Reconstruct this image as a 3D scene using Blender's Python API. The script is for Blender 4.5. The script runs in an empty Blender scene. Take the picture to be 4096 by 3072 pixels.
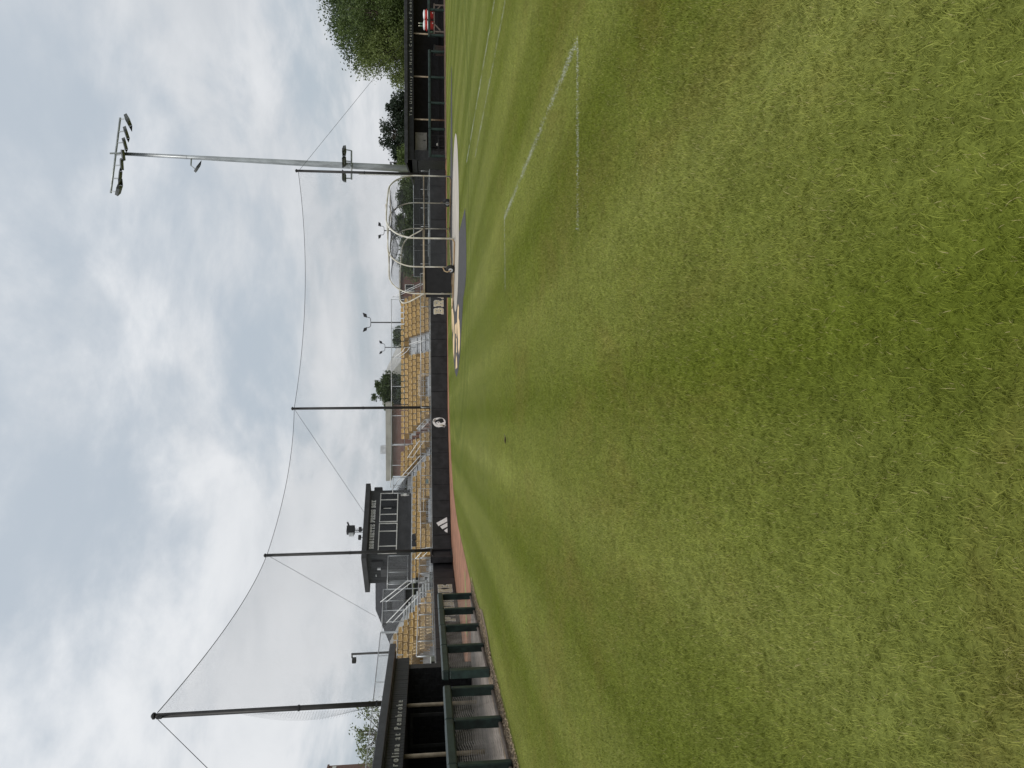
import bpy, math, random
import numpy as np
from mathutils import Vector, Matrix
from math import sin, cos, pi, radians, sqrt, atan2
random.seed(7); RNG = np.random.default_rng(7)
SC = bpy.context.scene; COL = SC.collection

# ------------------------------------------------------------------ camera
# A phone held on its side: the picture itself lies on its side, so the camera is rolled by 90 degrees.
PITCH, ROLL = radians(6.63), radians(0.33)
fw = Vector((0, cos(PITCH), -sin(PITCH))); u0 = Vector((0, sin(PITCH), cos(PITCH))); r0 = Vector((1, 0, 0))
rr = r0*cos(ROLL) - u0*sin(ROLL); uu = u0*cos(ROLL) + r0*sin(ROLL)
cam = bpy.data.cameras.new('camera'); cam.sensor_width = 36; cam.lens = 36*2950/4096
cam.clip_start = 0.05; cam.clip_end = 3000
co = bpy.data.objects.new('camera', cam); COL.objects.link(co); SC.camera = co
X, Y, Z = -uu, rr, -fw
co.matrix_world = Matrix(((X.x, Y.x, Z.x, 0), (X.y, Y.y, Z.y, 0), (X.z, Y.z, Z.z, 1.5), (0, 0, 0, 1)))

# ------------------------------------------------------------------ light
SUN_EL, SUN_AZ = radians(58), radians(200)       # azimuth from +Y, clockwise
W = bpy.data.worlds.new('World'); SC.world = W; W.use_nodes = True
nt = W.node_tree; nt.nodes.clear()
def N(t, kind, **kw):
    n = t.nodes.new(kind)
    for k, v in kw.items():
        if k == 'inp':
            for a, b in v.items(): n.inputs[a].default_value = b
        else: setattr(n, k, v)
    return n
def math_(t, op, a, b=None, clamp=False):
    n = N(t, 'ShaderNodeMath', operation=op, use_clamp=clamp)
    for i, v in enumerate((a, b)):
        if v is None: continue
        if isinstance(v, (int, float)): n.inputs[i].default_value = v
        else: t.links.new(v, n.inputs[i])
    return n.outputs[0]
def mixc(t, f, a, b, blend='MIX'):
    n = N(t, 'ShaderNodeMix', data_type='RGBA', blend_type=blend)
    for s, v in ((0, f), (6, a), (7, b)):
        if isinstance(v, (int, float)): n.inputs[s].default_value = v
        elif isinstance(v, tuple): n.inputs[s].default_value = v if len(v) == 4 else (*v, 1)
        else: t.links.new(v, n.inputs[s])
    return n.outputs[2]
def ramp(t, fac, stops, interp='EASE'):
    n = N(t, 'ShaderNodeValToRGB'); n.color_ramp.interpolation = interp
    e = n.color_ramp.elements
    while len(e) < len(stops): e.new(0.5)
    for i, (p, c) in enumerate(stops):
        e[i].position = p; e[i].color = (c, c, c, 1) if isinstance(c, (int, float)) else (*c, 1)
    t.links.new(fac, n.inputs[0]); return n.outputs[0]
sky = N(nt, 'ShaderNodeTexSky', sky_type='NISHITA', sun_disc=False, sun_elevation=SUN_EL, sun_rotation=SUN_AZ,
        air_density=1.0, dust_density=2.0, ozone_density=1.0)
tc = N(nt, 'ShaderNodeTexCoord'); sep = N(nt, 'ShaderNodeSeparateXYZ'); nt.links.new(tc.outputs['Generated'], sep.inputs[0])
zc = math_(nt, 'MAXIMUM', sep.outputs[2], 0.0)
den = math_(nt, 'ADD', zc, 0.34)
cv = N(nt, 'ShaderNodeCombineXYZ')
nt.links.new(math_(nt, 'DIVIDE', sep.outputs[0], den), cv.inputs[0])
nt.links.new(math_(nt, 'DIVIDE', sep.outputs[1], den), cv.inputs[1])
def wnoise(scale, detail, rough, dist, off):
    mp = N(nt, 'ShaderNodeMapping'); mp.inputs['Location'].default_value = off
    nt.links.new(cv.outputs[0], mp.inputs[0])
    n = N(nt, 'ShaderNodeTexNoise', inp={'Scale': scale, 'Detail': detail, 'Roughness': rough, 'Distortion': dist})
    nt.links.new(mp.outputs[0], n.inputs['Vector']); return n.outputs['Fac']
n1 = wnoise(1.45, 9, 0.56, 0.25, (3.3, 1.7, 0.4)); n2 = wnoise(0.55, 4, 0.5, 0.1, (7.1, 4.2, 2.0)); n3 = wnoise(2.6, 8, 0.6, 0.3, (1.1, 9.2, 5.0))
cm = ramp(nt, math_(nt, 'ADD', math_(nt, 'MULTIPLY', n1, 0.7), math_(nt, 'MULTIPLY', n3, 0.3)), [(0.39, 0.0), (0.56, 1.0)])
cb = ramp(nt, math_(nt, 'ADD', math_(nt, 'MULTIPLY', n2, 0.62), math_(nt, 'MULTIPLY', n3, 0.38)), [(0.40, 0.0), (0.62, 1.0)])
gap = mixc(nt, 0.12, (3.95, 4.38, 4.8), sky.outputs[0])
cloud = mixc(nt, cb, (4.7, 4.95, 5.25), (6.25, 6.4, 6.6))
skyc = mixc(nt, cm, gap, cloud)
lift = math_(nt, 'ADD', math_(nt, 'MULTIPLY', zc, 0.35), 0.97)
cl = N(nt, 'ShaderNodeCombineColor')
for i in range(3): nt.links.new(lift, cl.inputs[i])
skyc = mixc(nt, 1.0, skyc, cl.outputs[0], 'MULTIPLY')
bg = N(nt, 'ShaderNodeBackground', inp={'Strength': 0.1}); nt.links.new(skyc, bg.inputs[0])
wo = N(nt, 'ShaderNodeOutputWorld'); nt.links.new(bg.outputs[0], wo.inputs[0])
sl = bpy.data.lights.new('sun', 'SUN'); sl.energy = 1.5; sl.angle = radians(14); sl.color = (1, 0.96, 0.9)
so = bpy.data.objects.new('sun', sl); COL.objects.link(so)
sd = Vector((sin(SUN_AZ)*cos(SUN_EL), cos(SUN_AZ)*cos(SUN_EL), sin(SUN_EL)))
so.rotation_euler = sd.to_track_quat('Z', 'Y').to_euler(); so.location = (0, -20, 40)
VS = SC.view_settings; VS.view_transform = 'Standard'; VS.look = 'None'; VS.exposure = 0.3; VS.gamma = 1; VS.use_curve_mapping = False
SC.cycles.max_bounces = 6; SC.cycles.transparent_max_bounces = 8

# ------------------------------------------------------------------ materials
MATS = {}
def M(name, col, rough=0.6, metal=0.0, var=0.12, scale=4.0, bump=0.0, bscale=30.0, spec=0.4, island=0.0, col2=None, stretch=None):
    if name in MATS: return MATS[name]
    m = bpy.data.materials.new(name); m.use_nodes = True; t = m.node_tree; t.nodes.clear()
    out = N(t, 'ShaderNodeOutputMaterial'); b = N(t, 'ShaderNodeBsdfPrincipled')
    b.inputs['Roughness'].default_value = rough; b.inputs['Metallic'].default_value = metal
    b.inputs['Specular IOR Level'].default_value = spec
    t.links.new(b.outputs[0], out.inputs[0])
    g = N(t, 'ShaderNodeNewGeometry'); vec = g.outputs['Position']
    if stretch:
        mp = N(t, 'ShaderNodeMapping'); mp.inputs['Scale'].default_value = stretch
        t.links.new(vec, mp.inputs[0]); vec = mp.outputs[0]
    n = N(t, 'ShaderNodeTexNoise', inp={'Scale': scale, 'Detail': 6, 'Roughness': 0.6}); t.links.new(vec, n.inputs['Vector'])
    c2 = col2 or tuple(max(0, min(1, c*(1-2.2*var))) for c in col)
    c1 = col if col2 else tuple(min(1, c*(1+var)) for c in col)
    f = ramp(t, n.outputs['Fac'], [(0.3, 0.0), (0.7, 1.0)])
    c = mixc(t, f, c2, c1)
    if island:
        k = math_(t, 'ADD', math_(t, 'MULTIPLY', g.outputs['Random Per Island'], island), 1 - island/2)
        cc = N(t, 'ShaderNodeCombineColor')
        for i in range(3): t.links.new(k, cc.inputs[i])
        c = mixc(t, 1.0, c, cc.outputs[0], 'MULTIPLY')
    t.links.new(c, b.inputs['Base Color'])
    if bump:
        n2 = N(t, 'ShaderNodeTexNoise', inp={'Scale': bscale, 'Detail': 5, 'Roughness': 0.6}); t.links.new(vec, n2.inputs['Vector'])
        bp = N(t, 'ShaderNodeBump', inp={'Strength': bump, 'Distance': 0.02}); t.links.new(n2.outputs['Fac'], bp.inputs['Height'])
        t.links.new(bp.outputs[0], b.inputs['Normal'])
    MATS[name] = m; return m

def brick_mat(name, c1, c2, mortar, s=1.0):
    if name in MATS: return MATS[name]
    m = M(name, c1); t = m.node_tree
    b = [n for n in t.nodes if n.type == 'BSDF_PRINCIPLED'][0]
    g = N(t, 'ShaderNodeNewGeometry'); sp = N(t, 'ShaderNodeSeparateXYZ'); t.links.new(g.outputs['Position'], sp.inputs[0])
    cb_ = N(t, 'ShaderNodeCombineXYZ')
    t.links.new(math_(t, 'ADD', sp.outputs[0], sp.outputs[1]), cb_.inputs[0]); t.links.new(sp.outputs[2], cb_.inputs[1])
    br = N(t, 'ShaderNodeTexBrick', inp={'Color1': (*c1, 1), 'Color2': (*c2, 1), 'Mortar': (*mortar, 1), 'Scale': 4.0*s, 'Mortar Size': 0.012})
    t.links.new(cb_.outputs[0], br.inputs['Vector']); t.links.new(br.outputs[0], b.inputs['Base Color'])
    return m

BLACKPAD = M('black_vinyl_pad', (0.022, 0.022, 0.024), 0.42, var=0.25, scale=2.0, bump=0.08, bscale=6)
BLACKM = M('black_painted_metal', (0.02, 0.02, 0.022), 0.45, var=0.2)
POLEB = M('dark_bronze_pole', (0.03, 0.028, 0.027), 0.5, var=0.25, scale=1.5)
NETM = M('black_net_twine', (0.06, 0.065, 0.07), 0.8, var=0.1)
GALV = M('galvanised_steel', (0.42, 0.44, 0.45), 0.42, 0.55, var=0.14, scale=3, stretch=(1, 1, 0.25))
ALU = M('brushed_aluminium', (0.60, 0.61, 0.62), 0.38, 0.45, var=0.08, scale=3)
WHITEP = M('white_pipe', (0.78, 0.78, 0.76), 0.4, 0.0, var=0.08)
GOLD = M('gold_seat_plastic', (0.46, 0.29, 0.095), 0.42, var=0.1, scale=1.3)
GOLDL = M('gold_seat_lit_edge', (0.66, 0.48, 0.25), 0.45, var=0.1, scale=1.3)  # paler gold: light catching the backrest rim, painted into its colour
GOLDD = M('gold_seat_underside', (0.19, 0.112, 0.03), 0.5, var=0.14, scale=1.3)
TAGM = M('seat_number_tag', (0.85, 0.78, 0.6), 0.35, var=0.03)
GREENPAD = M('green_vinyl_rail_pad', (0.018, 0.034, 0.03), 0.38, var=0.25, scale=5, bump=0.12, bscale=9)
TAN = M('tan_painted_pipe', (0.34, 0.27, 0.18), 0.5, var=0.18, scale=3)
CAGEP = M('cage_pipe_weathered', (0.42, 0.38, 0.29), 0.5, var=0.3, scale=2.5, col2=(0.66, 0.64, 0.58))
RUST = M('cage_pipe_rusty', (0.30, 0.17, 0.075), 0.65, var=0.3, scale=3, col2=(0.42, 0.33, 0.2))
RUBBER = M('tyre_rubber', (0.022, 0.021, 0.02), 0.75, var=0.2)
CHAR = M('charcoal_siding', (0.045, 0.045, 0.047), 0.5, var=0.15, scale=2, bump=0.05)
DUGB = M('black_siding', (0.016, 0.016, 0.018), 0.5, var=0.25, scale=3, bump=0.08)
DUGIN = M('dugout_black_block', (0.011, 0.011, 0.012), 0.6, var=0.3, scale=3)
ROOFM = M('dark_metal_roof', (0.03, 0.03, 0.033), 0.42, var=0.2)
WINF = M('white_window_frame', (0.75, 0.74, 0.7), 0.4, var=0.04)
LETW = M('white_letter', (0.85, 0.85, 0.83), 0.5, var=0.04)
LETG = M('vegas_gold_letter', (0.50, 0.455, 0.32), 0.5, var=0.06)
CLAY = M('red_clay', (0.30, 0.145, 0.085), 0.9, var=0.16, scale=1.2, bump=0.35, bscale=40)
DIRT = M('dirt_edge', (0.20, 0.15, 0.10), 0.95, var=0.25, scale=6, bump=0.5, bscale=60)
CONC = M('dugout_concrete', (0.24, 0.205, 0.175), 0.8, var=0.2, scale=1.5, stretch=(1, 0.4, 1))
TURFD = M('charcoal_turf', (0.058, 0.056, 0.055), 0.9, var=0.14, scale=3, bump=0.2, bscale=80)
TURFB = M('beige_turf', (0.45, 0.41, 0.35), 0.9, var=0.14, scale=1.6, bump=0.15, bscale=40, stretch=(0.5, 2.5, 1))
TURFG = M('gold_turf', (0.68, 0.50, 0.29), 0.9, var=0.08, scale=3)
CHALK = M('chalk', (0.56, 0.58, 0.50), 0.95, var=0.15, scale=20)
SHING = M('grey_shingle', (0.05, 0.051, 0.055), 0.85, var=0.25, scale=8, bump=0.3, bscale=25)
BEIGE = M('beige_fascia', (0.37, 0.355, 0.33), 0.7, var=0.1, scale=0.8)
PALE = M('pale_metal_roof', (0.42, 0.41, 0.38), 0.6, var=0.1, scale=0.7)
BRICK = brick_mat('maroon_brick', (0.20, 0.095, 0.078), (0.165, 0.08, 0.066), (0.2, 0.16, 0.14))
BARK = M('bark', (0.075, 0.055, 0.04), 0.9, var=0.25, scale=6, bump=0.4, bscale=20)
def glass_mat():
    m = bpy.data.materials.new('dark_window_glass'); m.use_nodes = True
    b = m.node_tree.nodes['Principled BSDF']; b.inputs['Base Color'].default_value = (0.012, 0.013, 0.014, 1)
    b.inputs['Roughness'].default_value = 0.06; b.inputs['Specular IOR Level'].default_value = 0.38
    return m
GLASS = glass_mat()
def leaf_mat(name, c1, c2):
    m = bpy.data.materials.new(name); m.use_nodes = True; t = m.node_tree; t.nodes.clear()
    out = N(t, 'ShaderNodeOutputMaterial'); b = N(t, 'ShaderNodeBsdfPrincipled', inp={'Roughness': 0.55, 'Specular IOR Level': 0.3})
    tr = N(t, 'ShaderNodeBsdfTranslucent'); mx = N(t, 'ShaderNodeMixShader', inp={0: 0.3})
    g = N(t, 'ShaderNodeNewGeometry'); n = N(t, 'ShaderNodeTexNoise', inp={'Scale': 0.55, 'Detail': 3})
    t.links.new(g.outputs['Position'], n.inputs['Vector'])
    f = math_(t, 'ADD', math_(t, 'MULTIPLY', g.outputs['Random Per Island'], 0.55), math_(t, 'MULTIPLY', n.outputs['Fac'], 0.5), True)
    c = mixc(t, f, c1, c2)
    t.links.new(c, b.inputs['Base Color']); t.links.new(c, tr.inputs[0])
    t.links.new(b.outputs[0], mx.inputs[1]); t.links.new(tr.outputs[0], mx.inputs[2]); t.links.new(mx.outputs[0], out.inputs[0])
    return m

def turf_mat(name, blade):
    m = bpy.data.materials.new(name); m.use_nodes = True; t = m.node_tree; t.nodes.clear()
    out = N(t, 'ShaderNodeOutputMaterial'); b = N(t, 'ShaderNodeBsdfPrincipled', inp={'Roughness': 0.6 if blade else 0.9, 'Specular IOR Level': 0.12 if blade else 0.05})
    g = N(t, 'ShaderNodeNewGeometry'); P = g.outputs['Position']
    def nz(scale, st, detail=4, rough=0.55, off=(0, 0, 0), dist=0.0):
        mp = N(t, 'ShaderNodeMapping'); mp.inputs['Scale'].default_value = st; mp.inputs['Location'].default_value = off
        t.links.new(P, mp.inputs[0])
        n = N(t, 'ShaderNodeTexNoise', inp={'Scale': scale, 'Detail': detail, 'Roughness': rough, 'Distortion': dist}); t.links.new(mp.outputs[0], n.inputs['Vector'])
        return n.outputs['Fac']
    streak = ramp(t, nz(0.42, (1, 0.17, 0), 3, 0.5, (2.2, 0.6, 0), 0.25), [(0.36, 0.0), (0.64, 1.0)])
    patch = ramp(t, nz(0.5, (1, 1, 0), 5, 0.6, (5, 1, 0)), [(0.35, 0.0), (0.65, 1.0)])
    brown = ramp(t, nz(0.62, (1, 0.55, 0), 7, 0.72, (11.3, 4.1, 0), 0.6), [(0.44, 0.0), (0.74, 1.0)])
    grain = math_(t, 'ADD', math_(t, 'MULTIPLY', nz(5.5, (1, 0.6, 0), 3, 0.75, (3, 8, 0)), 0.55), math_(t, 'MULTIPLY', nz(1.5, (1, 0.45, 0), 4, 0.8, (6, 2, 0)), 0.45))
    fine = nz(9.0, (1, 1, 0), 4, 0.7)
    sp = N(t, 'ShaderNodeSeparateXYZ'); t.links.new(P, sp.inputs[0])
    xr = math_(t, 'ADD', math_(t, 'ADD', sp.outputs[0], math_(t, 'MULTIPLY', sp.outputs[1], 0.05)), math_(t, 'MULTIPLY', nz(0.16, (1, 0.35, 0), 2, 0.5, (1.5, 3.5, 0)), 0.7))
    wv = math_(t, 'ADD', math_(t, 'MULTIPLY', math_(t, 'COSINE', math_(t, 'MULTIPLY', math_(t, 'SUBTRACT', xr, 0.65), 2*pi/2.25)), -0.5), 0.5)
    w2 = math_(t, 'ADD', math_(t, 'MULTIPLY', math_(t, 'SINE', math_(t, 'MULTIPLY', xr, 2*pi/0.83)), 0.5), 0.5)
    streak = math_(t, 'ADD', math_(t, 'MULTIPLY', wv, 0.56), math_(t, 'ADD', math_(t, 'MULTIPLY', streak, 0.27), math_(t, 'MULTIPLY', w2, 0.17)))
    c = mixc(t, streak, (0.108, 0.137, 0.013), (0.222, 0.242, 0.064))
    c = mixc(t, math_(t, 'MULTIPLY', patch, 0.4), c, (0.145, 0.165, 0.036))
    # rings mown round the home circle
    dx = math_(t, 'SUBTRACT', sp.outputs[0], 8.3); dy = math_(t, 'SUBTRACT', sp.outputs[1], 36.4)
    rd = math_(t, 'SQRT', math_(t, 'ADD', math_(t, 'MULTIPLY', dx, dx), math_(t, 'MULTIPLY', dy, dy)))
    rs = math_(t, 'ADD', math_(t, 'MULTIPLY', math_(t, 'SINE', math_(t, 'MULTIPLY', rd, 4.2)), 0.5), 0.5)
    near = math_(t, 'SUBTRACT', 1.0, math_(t, 'MULTIPLY', math_(t, 'ABSOLUTE', math_(t, 'SUBTRACT', rd, 11.0)), 0.25), True)
    c = mixc(t, math_(t, 'MULTIPLY', math_(t, 'MULTIPLY', rs, near), 0.5), c, (0.085, 0.125, 0.018))
    ynear = math_(t, 'SUBTRACT', 1.0, math_(t, 'MULTIPLY', sp.outputs[1], 0.055), True)   # the worn, browner turf nearest the foul ground
    c = mixc(t, math_(t, 'MULTIPLY', brown, math_(t, 'ADD', math_(t, 'MULTIPLY', ynear, 0.62), 0.10)), c, (0.180, 0.145, 0.045))
    gk = math_(t, 'ADD', math_(t, 'MULTIPLY', grain, 0.95), 0.525); gc = N(t, 'ShaderNodeCombineColor')
    for i in range(3): t.links.new(gk, gc.inputs[i])
    c = mixc(t, 1.0, c, gc.outputs[0], 'MULTIPLY')
    if blade:
        at = N(t, 'ShaderNodeAttribute', attribute_name='bl'); v = at.outputs['Fac']
        c = mixc(t, v, mixc(t, 1.0, c, (1.1, 1.12, 1.0), 'MULTIPLY'), mixc(t, 1.0, c, (2.15, 2.05, 2.15), 'MULTIPLY'))
        dry = ramp(t, v, [(0.95, 0.0), (0.97, 1.0)], 'CONSTANT')
        c = mixc(t, math_(t, 'MULTIPLY', dry, 0.75), c, (0.46, 0.40, 0.20))
        tr = N(t, 'ShaderNodeBsdfTranslucent'); mx = N(t, 'ShaderNodeMixShader', inp={0: 0.35})
        t.links.new(c, tr.inputs[0]); t.links.new(b.outputs[0], mx.inputs[1]); t.links.new(tr.outputs[0], mx.inputs[2]); t.links.new(mx.outputs[0], out.inputs[0])
    else:
        k = math_(t, 'ADD', math_(t, 'MULTIPLY', fine, 0.5), 0.60); cc = N(t, 'ShaderNodeCombineColor')
        for i in range(3): t.links.new(k, cc.inputs[i])
        c = mixc(t, 1.0, c, cc.outputs[0], 'MULTIPLY')
        bp = N(t, 'ShaderNodeBump', inp={'Strength': 0.4, 'Distance': 0.02}); t.links.new(nz(60, (1, 1, 1), 3, 0.6), bp.inputs['Height']); t.links.new(bp.outputs[0], b.inputs['Normal'])
        t.links.new(b.outputs[0], out.inputs[0])
    t.links.new(c, b.inputs['Base Color'])
    return m
GRASS = turf_mat('mown_turf', False); BLADE = turf_mat('grass_blade', True)

# ------------------------------------------------------------------ mesh helpers
class MB:
    def __init__(s): s.v = []; s.f = []; s.m = []
    def quadbox(s, c, mi=0):      # 8 corners: 4 bottom, 4 top
        b = len(s.v); s.v += [tuple(p) for p in c]
        for f in ((3, 2, 1, 0), (4, 5, 6, 7), (0, 1, 5, 4), (1, 2, 6, 5), (2, 3, 7, 6), (3, 0, 4, 7)):
            s.f.append(tuple(b+i for i in f)); s.m.append(mi)
        return s
    def box(s, x0, x1, y0, y1, z0, z1, mi=0, T=None):
        c = [(x0, y0, z0), (x1, y0, z0), (x1, y1, z0), (x0, y1, z0), (x0, y0, z1), (x1, y0, z1), (x1, y1, z1), (x0, y1, z1)]
        if T: c = [T(*p) for p in c]
        return s.quadbox(c, mi)
    def bevbox(s, x0, x1, y0, y1, z0, z1, bv, mi=0, T=None):
        # box with chamfered edges: 24 verts
        T = T or (lambda *p: p); b = len(s.v); P = []
        for sx in (0, 1):
            for sy in (0, 1):
                for sz in (0, 1):
                    x, y, z = (x0, x1)[sx], (y0, y1)[sy], (z0, z1)[sz]
                    ix, iy, iz = x+(bv, -bv)[sx], y+(bv, -bv)[sy], z+(bv, -bv)[sz]
                    P += [(x, iy, iz), (ix, y, iz), (ix, iy, z)]
        s.v += [tuple(T(*p)) for p in P]
        k = lambda sx, sy, sz, a: b + (sx*4+sy*2+sz)*3 + a
        F = []
        for q in (0, 1):
            F.append([k(q, 0, 0, 0), k(q, 1, 0, 0), k(q, 1, 1, 0), k(q, 0, 1, 0)])
            F.append([k(0, q, 0, 1), k(1, q, 0, 1), k(1, q, 1, 1), k(0, q, 1, 1)])
            F.append([k(0, 0, q, 2), k(1, 0, q, 2), k(1, 1, q, 2), k(0, 1, q, 2)])
        for p in (0, 1):
            for q in (0, 1):
                F.append([k(p, q, 0, 0), k(p, q, 0, 1), k(p, q, 1, 1), k(p, q, 1, 0)])
                F.append([k(p, 0, q, 0), k(p, 0, q, 2), k(p, 1, q, 2), k(p, 1, q, 0)])
                F.append([k(0, p, q, 1), k(0, p, q, 2), k(1, p, q, 2), k(1, p, q, 1)])
        for sx in (0, 1):
            for sy in (0, 1):
                for sz in (0, 1): F.append([k(sx, sy, sz, 0), k(sx, sy, sz, 1), k(sx, sy, sz, 2)])
        cen = Vector(T((x0+x1)/2, (y0+y1)/2, (z0+z1)/2))
        for f in F:
            p = [Vector(s.v[i]) for i in f]; n = (p[1]-p[0]).cross(p[2]-p[0]); c = sum(p, Vector())/len(p)
            s.f.append(tuple(f if n.dot(c-cen) > 0 else f[::-1])); s.m.append(mi)
        return s
    def tube(s, path, r, n=8, closed=False, cap=True, mi=0, phase=0.0):
        P = [Vector(p) for p in path]; K = len(P); b = len(s.v)
        rs = r if isinstance(r, (list, tuple)) else [r]*K
        ref = None
        for i in range(K):
            a = P[(i-1) % K] if (closed or i > 0) else P[i]; c = P[(i+1) % K] if (closed or i < K-1) else P[i]
            t = (c-a).normalized()
            if ref is None:
                h = Vector((0, 0, 1)) if abs(t.z) < 0.9 else Vector((1, 0, 0)); ref = t.cross(h).normalized()
            else:
                ref = ref - t*ref.dot(t)
                ref = ref.normalized() if ref.length > 1e-6 else t.orthogonal().normalized()
            w = t.cross(ref)
            for j in range(n):
                an = 2*pi*j/n + phase; s.v.append(tuple(P[i] + (ref*cos(an) + w*sin(an))*rs[i]))
        for i in range(K if closed else K-1):
            for j in range(n):
                s.f.append((b+i*n+j, b+i*n+(j+1) % n, b+((i+1) % K)*n+(j+1) % n, b+((i+1) % K)*n+j)); s.m.append(mi)
        if cap and not closed:
            s.f.append(tuple(b+j for j in range(n))[::-1]); s.m.append(mi)
            s.f.append(tuple(b+(K-1)*n+j for j in range(n))); s.m.append(mi)
        return s
    def prism(s, pts, T, d0, d1, mi=0, side=None):  # 2D polygon (a,b) -> T(a, depth, b)
        b = len(s.v); K = len(pts)
        s.v += [tuple(T(a, d0, c)) for a, c in pts] + [tuple(T(a, d1, c)) for a, c in pts]
        s.f.append(tuple(b+i for i in range(K))); s.m.append(mi)
        s.f.append(tuple(b+K+i for i in range(K))[::-1]); s.m.append(mi)
        for i in range(K):
            j = (i+1) % K; s.f.append((b+i, b+K+i, b+K+j, b+j)); s.m.append(mi if side is None else side)
        return s
    def lathe(s, prof, c, n=20, mi=0, axis='z'):
        b = len(s.v)
        for r, z in prof:
            for j in range(n):
                a = 2*pi*j/n
                q = (r*cos(a), r*sin(a), z) if axis == 'z' else ((z, r*cos(a), r*sin(a)) if axis == 'x' else (r*cos(a), z, r*sin(a)))
                s.v.append((c[0]+q[0], c[1]+q[1], c[2]+q[2]))
        for i in range(len(prof)-1):
            for j in range(n):
                s.f.append((b+i*n+j, b+i*n+(j+1) % n, b+(i+1)*n+(j+1) % n, b+(i+1)*n+j)); s.m.append(mi)
        s.f.append(tuple(b+j for j in range(n))[::-1]); s.m.append(mi)
        s.f.append(tuple(b+(len(prof)-1)*n+j for j in range(n))); s.m.append(mi)
        return s
    def mesh(s, name, mats, off=(0, 0, 0), smooth=False):
        me = bpy.data.meshes.new(name)
        me.from_pydata([(v[0]-off[0], v[1]-off[1], v[2]-off[2]) for v in s.v], [], s.f)
        mats = mats if isinstance(mats, (list, tuple)) else [mats]
        for m in mats: me.materials.append(m)
        if len(mats) > 1: me.polygons.foreach_set('material_index', s.m)
        if smooth: me.polygons.foreach_set('use_smooth', [True]*len(me.polygons))
        me.update(); return me
def tag(o, label=None, cat=None, group=None, kind=None):
    if label: o['label'] = label
    if cat: o['category'] = cat
    if group: o['group'] = group
    if kind: o['kind'] = kind
    return o
def thing(name, label, cat, loc, group=None):
    o = bpy.data.objects.new(name, None); COL.objects.link(o); o.location = loc; o.empty_display_size = 0.2
    return tag(o, label, cat, group)
def wl(o):
    v = Vector(o.location)
    if o.parent: v = v + wl(o.parent)
    return v
def part(name, mb, mats, parent, smooth=False, label=None, kind=None):
    me = mb.mesh(name, mats, wl(parent), smooth)
    o = bpy.data.objects.new(name, me); COL.objects.link(o); o.parent = parent
    return tag(o, label, None, None, kind)
def obj(name, mb, mats, label=None, cat=None, group=None, kind=None, smooth=False):
    a = np.array(mb.v); c = ((a[:, 0].min()+a[:, 0].max())/2, (a[:, 1].min()+a[:, 1].max())/2, a[:, 2].min())
    o = bpy.data.objects.new(name, mb.mesh(name, mats, c, smooth)); COL.objects.link(o); o.location = c
    return tag(o, label, cat, group, kind)
def frame(ox, oy, deg):
    a = radians(deg); tx, ty = cos(a), sin(a)
    return lambda s, n, z: (ox + tx*s - ty*n, oy + ty*s + tx*n, z)
def sheet(name, pts, z, mat, kind='structure', label=None, cat=None):
    mb = MB(); mb.v = [(x, y, z) for x, y in pts]; mb.f = [tuple(range(len(pts)))]; mb.m = [0]
    a = 0
    for i in range(len(pts)): x0, y0 = pts[i]; x1, y1 = pts[(i+1) % len(pts)]; a += x0*y1-x1*y0
    if a < 0: mb.f = [mb.f[0][::-1]]
    return obj(name, mb, mat, label, cat, None, kind)
def npmesh(name, verts, faces, mats, k):
    me = bpy.data.meshes.new(name); nv, nf = len(verts), len(faces)
    me.vertices.add(nv); me.vertices.foreach_set('co', verts.astype(np.float32).ravel())
    me.loops.add(nf*k); me.loops.foreach_set('vertex_index', faces.astype(np.int32).ravel())
    me.polygons.add(nf); me.polygons.foreach_set('loop_start', np.arange(0, nf*k, k, dtype=np.int32))
    for m in mats: me.materials.append(m)
    me.update(calc_edges=True); return me
ORD = ['', 'first', 'second', 'third', 'fourth', 'fifth', 'sixth', 'seventh', 'eighth', 'ninth', 'tenth', 'eleventh', 'twelfth', 'thirteenth', 'fourteenth', 'fifteenth', 'sixteenth', 'seventeenth', 'eighteenth', 'nineteenth', 'twentieth', 'twenty-first', 'twenty-second', 'twenty-third', 'twenty-fourth', 'twenty-fifth', 'twenty-sixth']

# ------------------------------------------------------------------ ground
sheet('ground', [(-700, -60), (700, -60), (700, 1500), (-700, 1500)], 0.0, GRASS)
TRACK = [(-12.2, 5), (-6.95, 5), (-6.9, 24), (-6.85, 36), (-6.55, 39), (-5.9, 42.3), (-4.5, 45.5), (-2.2, 48.3), (1, 50.4), (8, 51.3), (15, 51.6), (34, 53.2), (34, 58), (16, 54.5), (-1.5, 53.6), (-10.6, 46.6), (-11.8, 28)]
tk = sheet('warning_track', TRACK, 0.008, CLAY)
sheet('dugout_floor', [(-13.2, 4), (-7.35, 4), (-7.2, 25.1), (-7.2, 25.6), (-13.2, 25.6)], 0.012, CONC)
sheet('dirt_strip', [(-7.3, 5), (-6.3, 5), (-6.42, 10), (-6.5, 13), (-6.44, 15), (-6.5, 17.2), (-6.25, 18.6), (-6.2, 20.2), (-6.5, 21.4), (-6.7, 23.5), (-7.0, 25.4), (-7.35, 25.3)], 0.016, DIRT)
sheet('path', [(-9.6, 27.9), (-8.2, 28.6), (-7.5, 29.2), (-7.45, 29.7), (-8.3, 29.35), (-9.6, 28.7)], 0.014, M('lime_grass_patch', (0.25, 0.30, 0.10), 0.9, var=0.2, scale=6))
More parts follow.
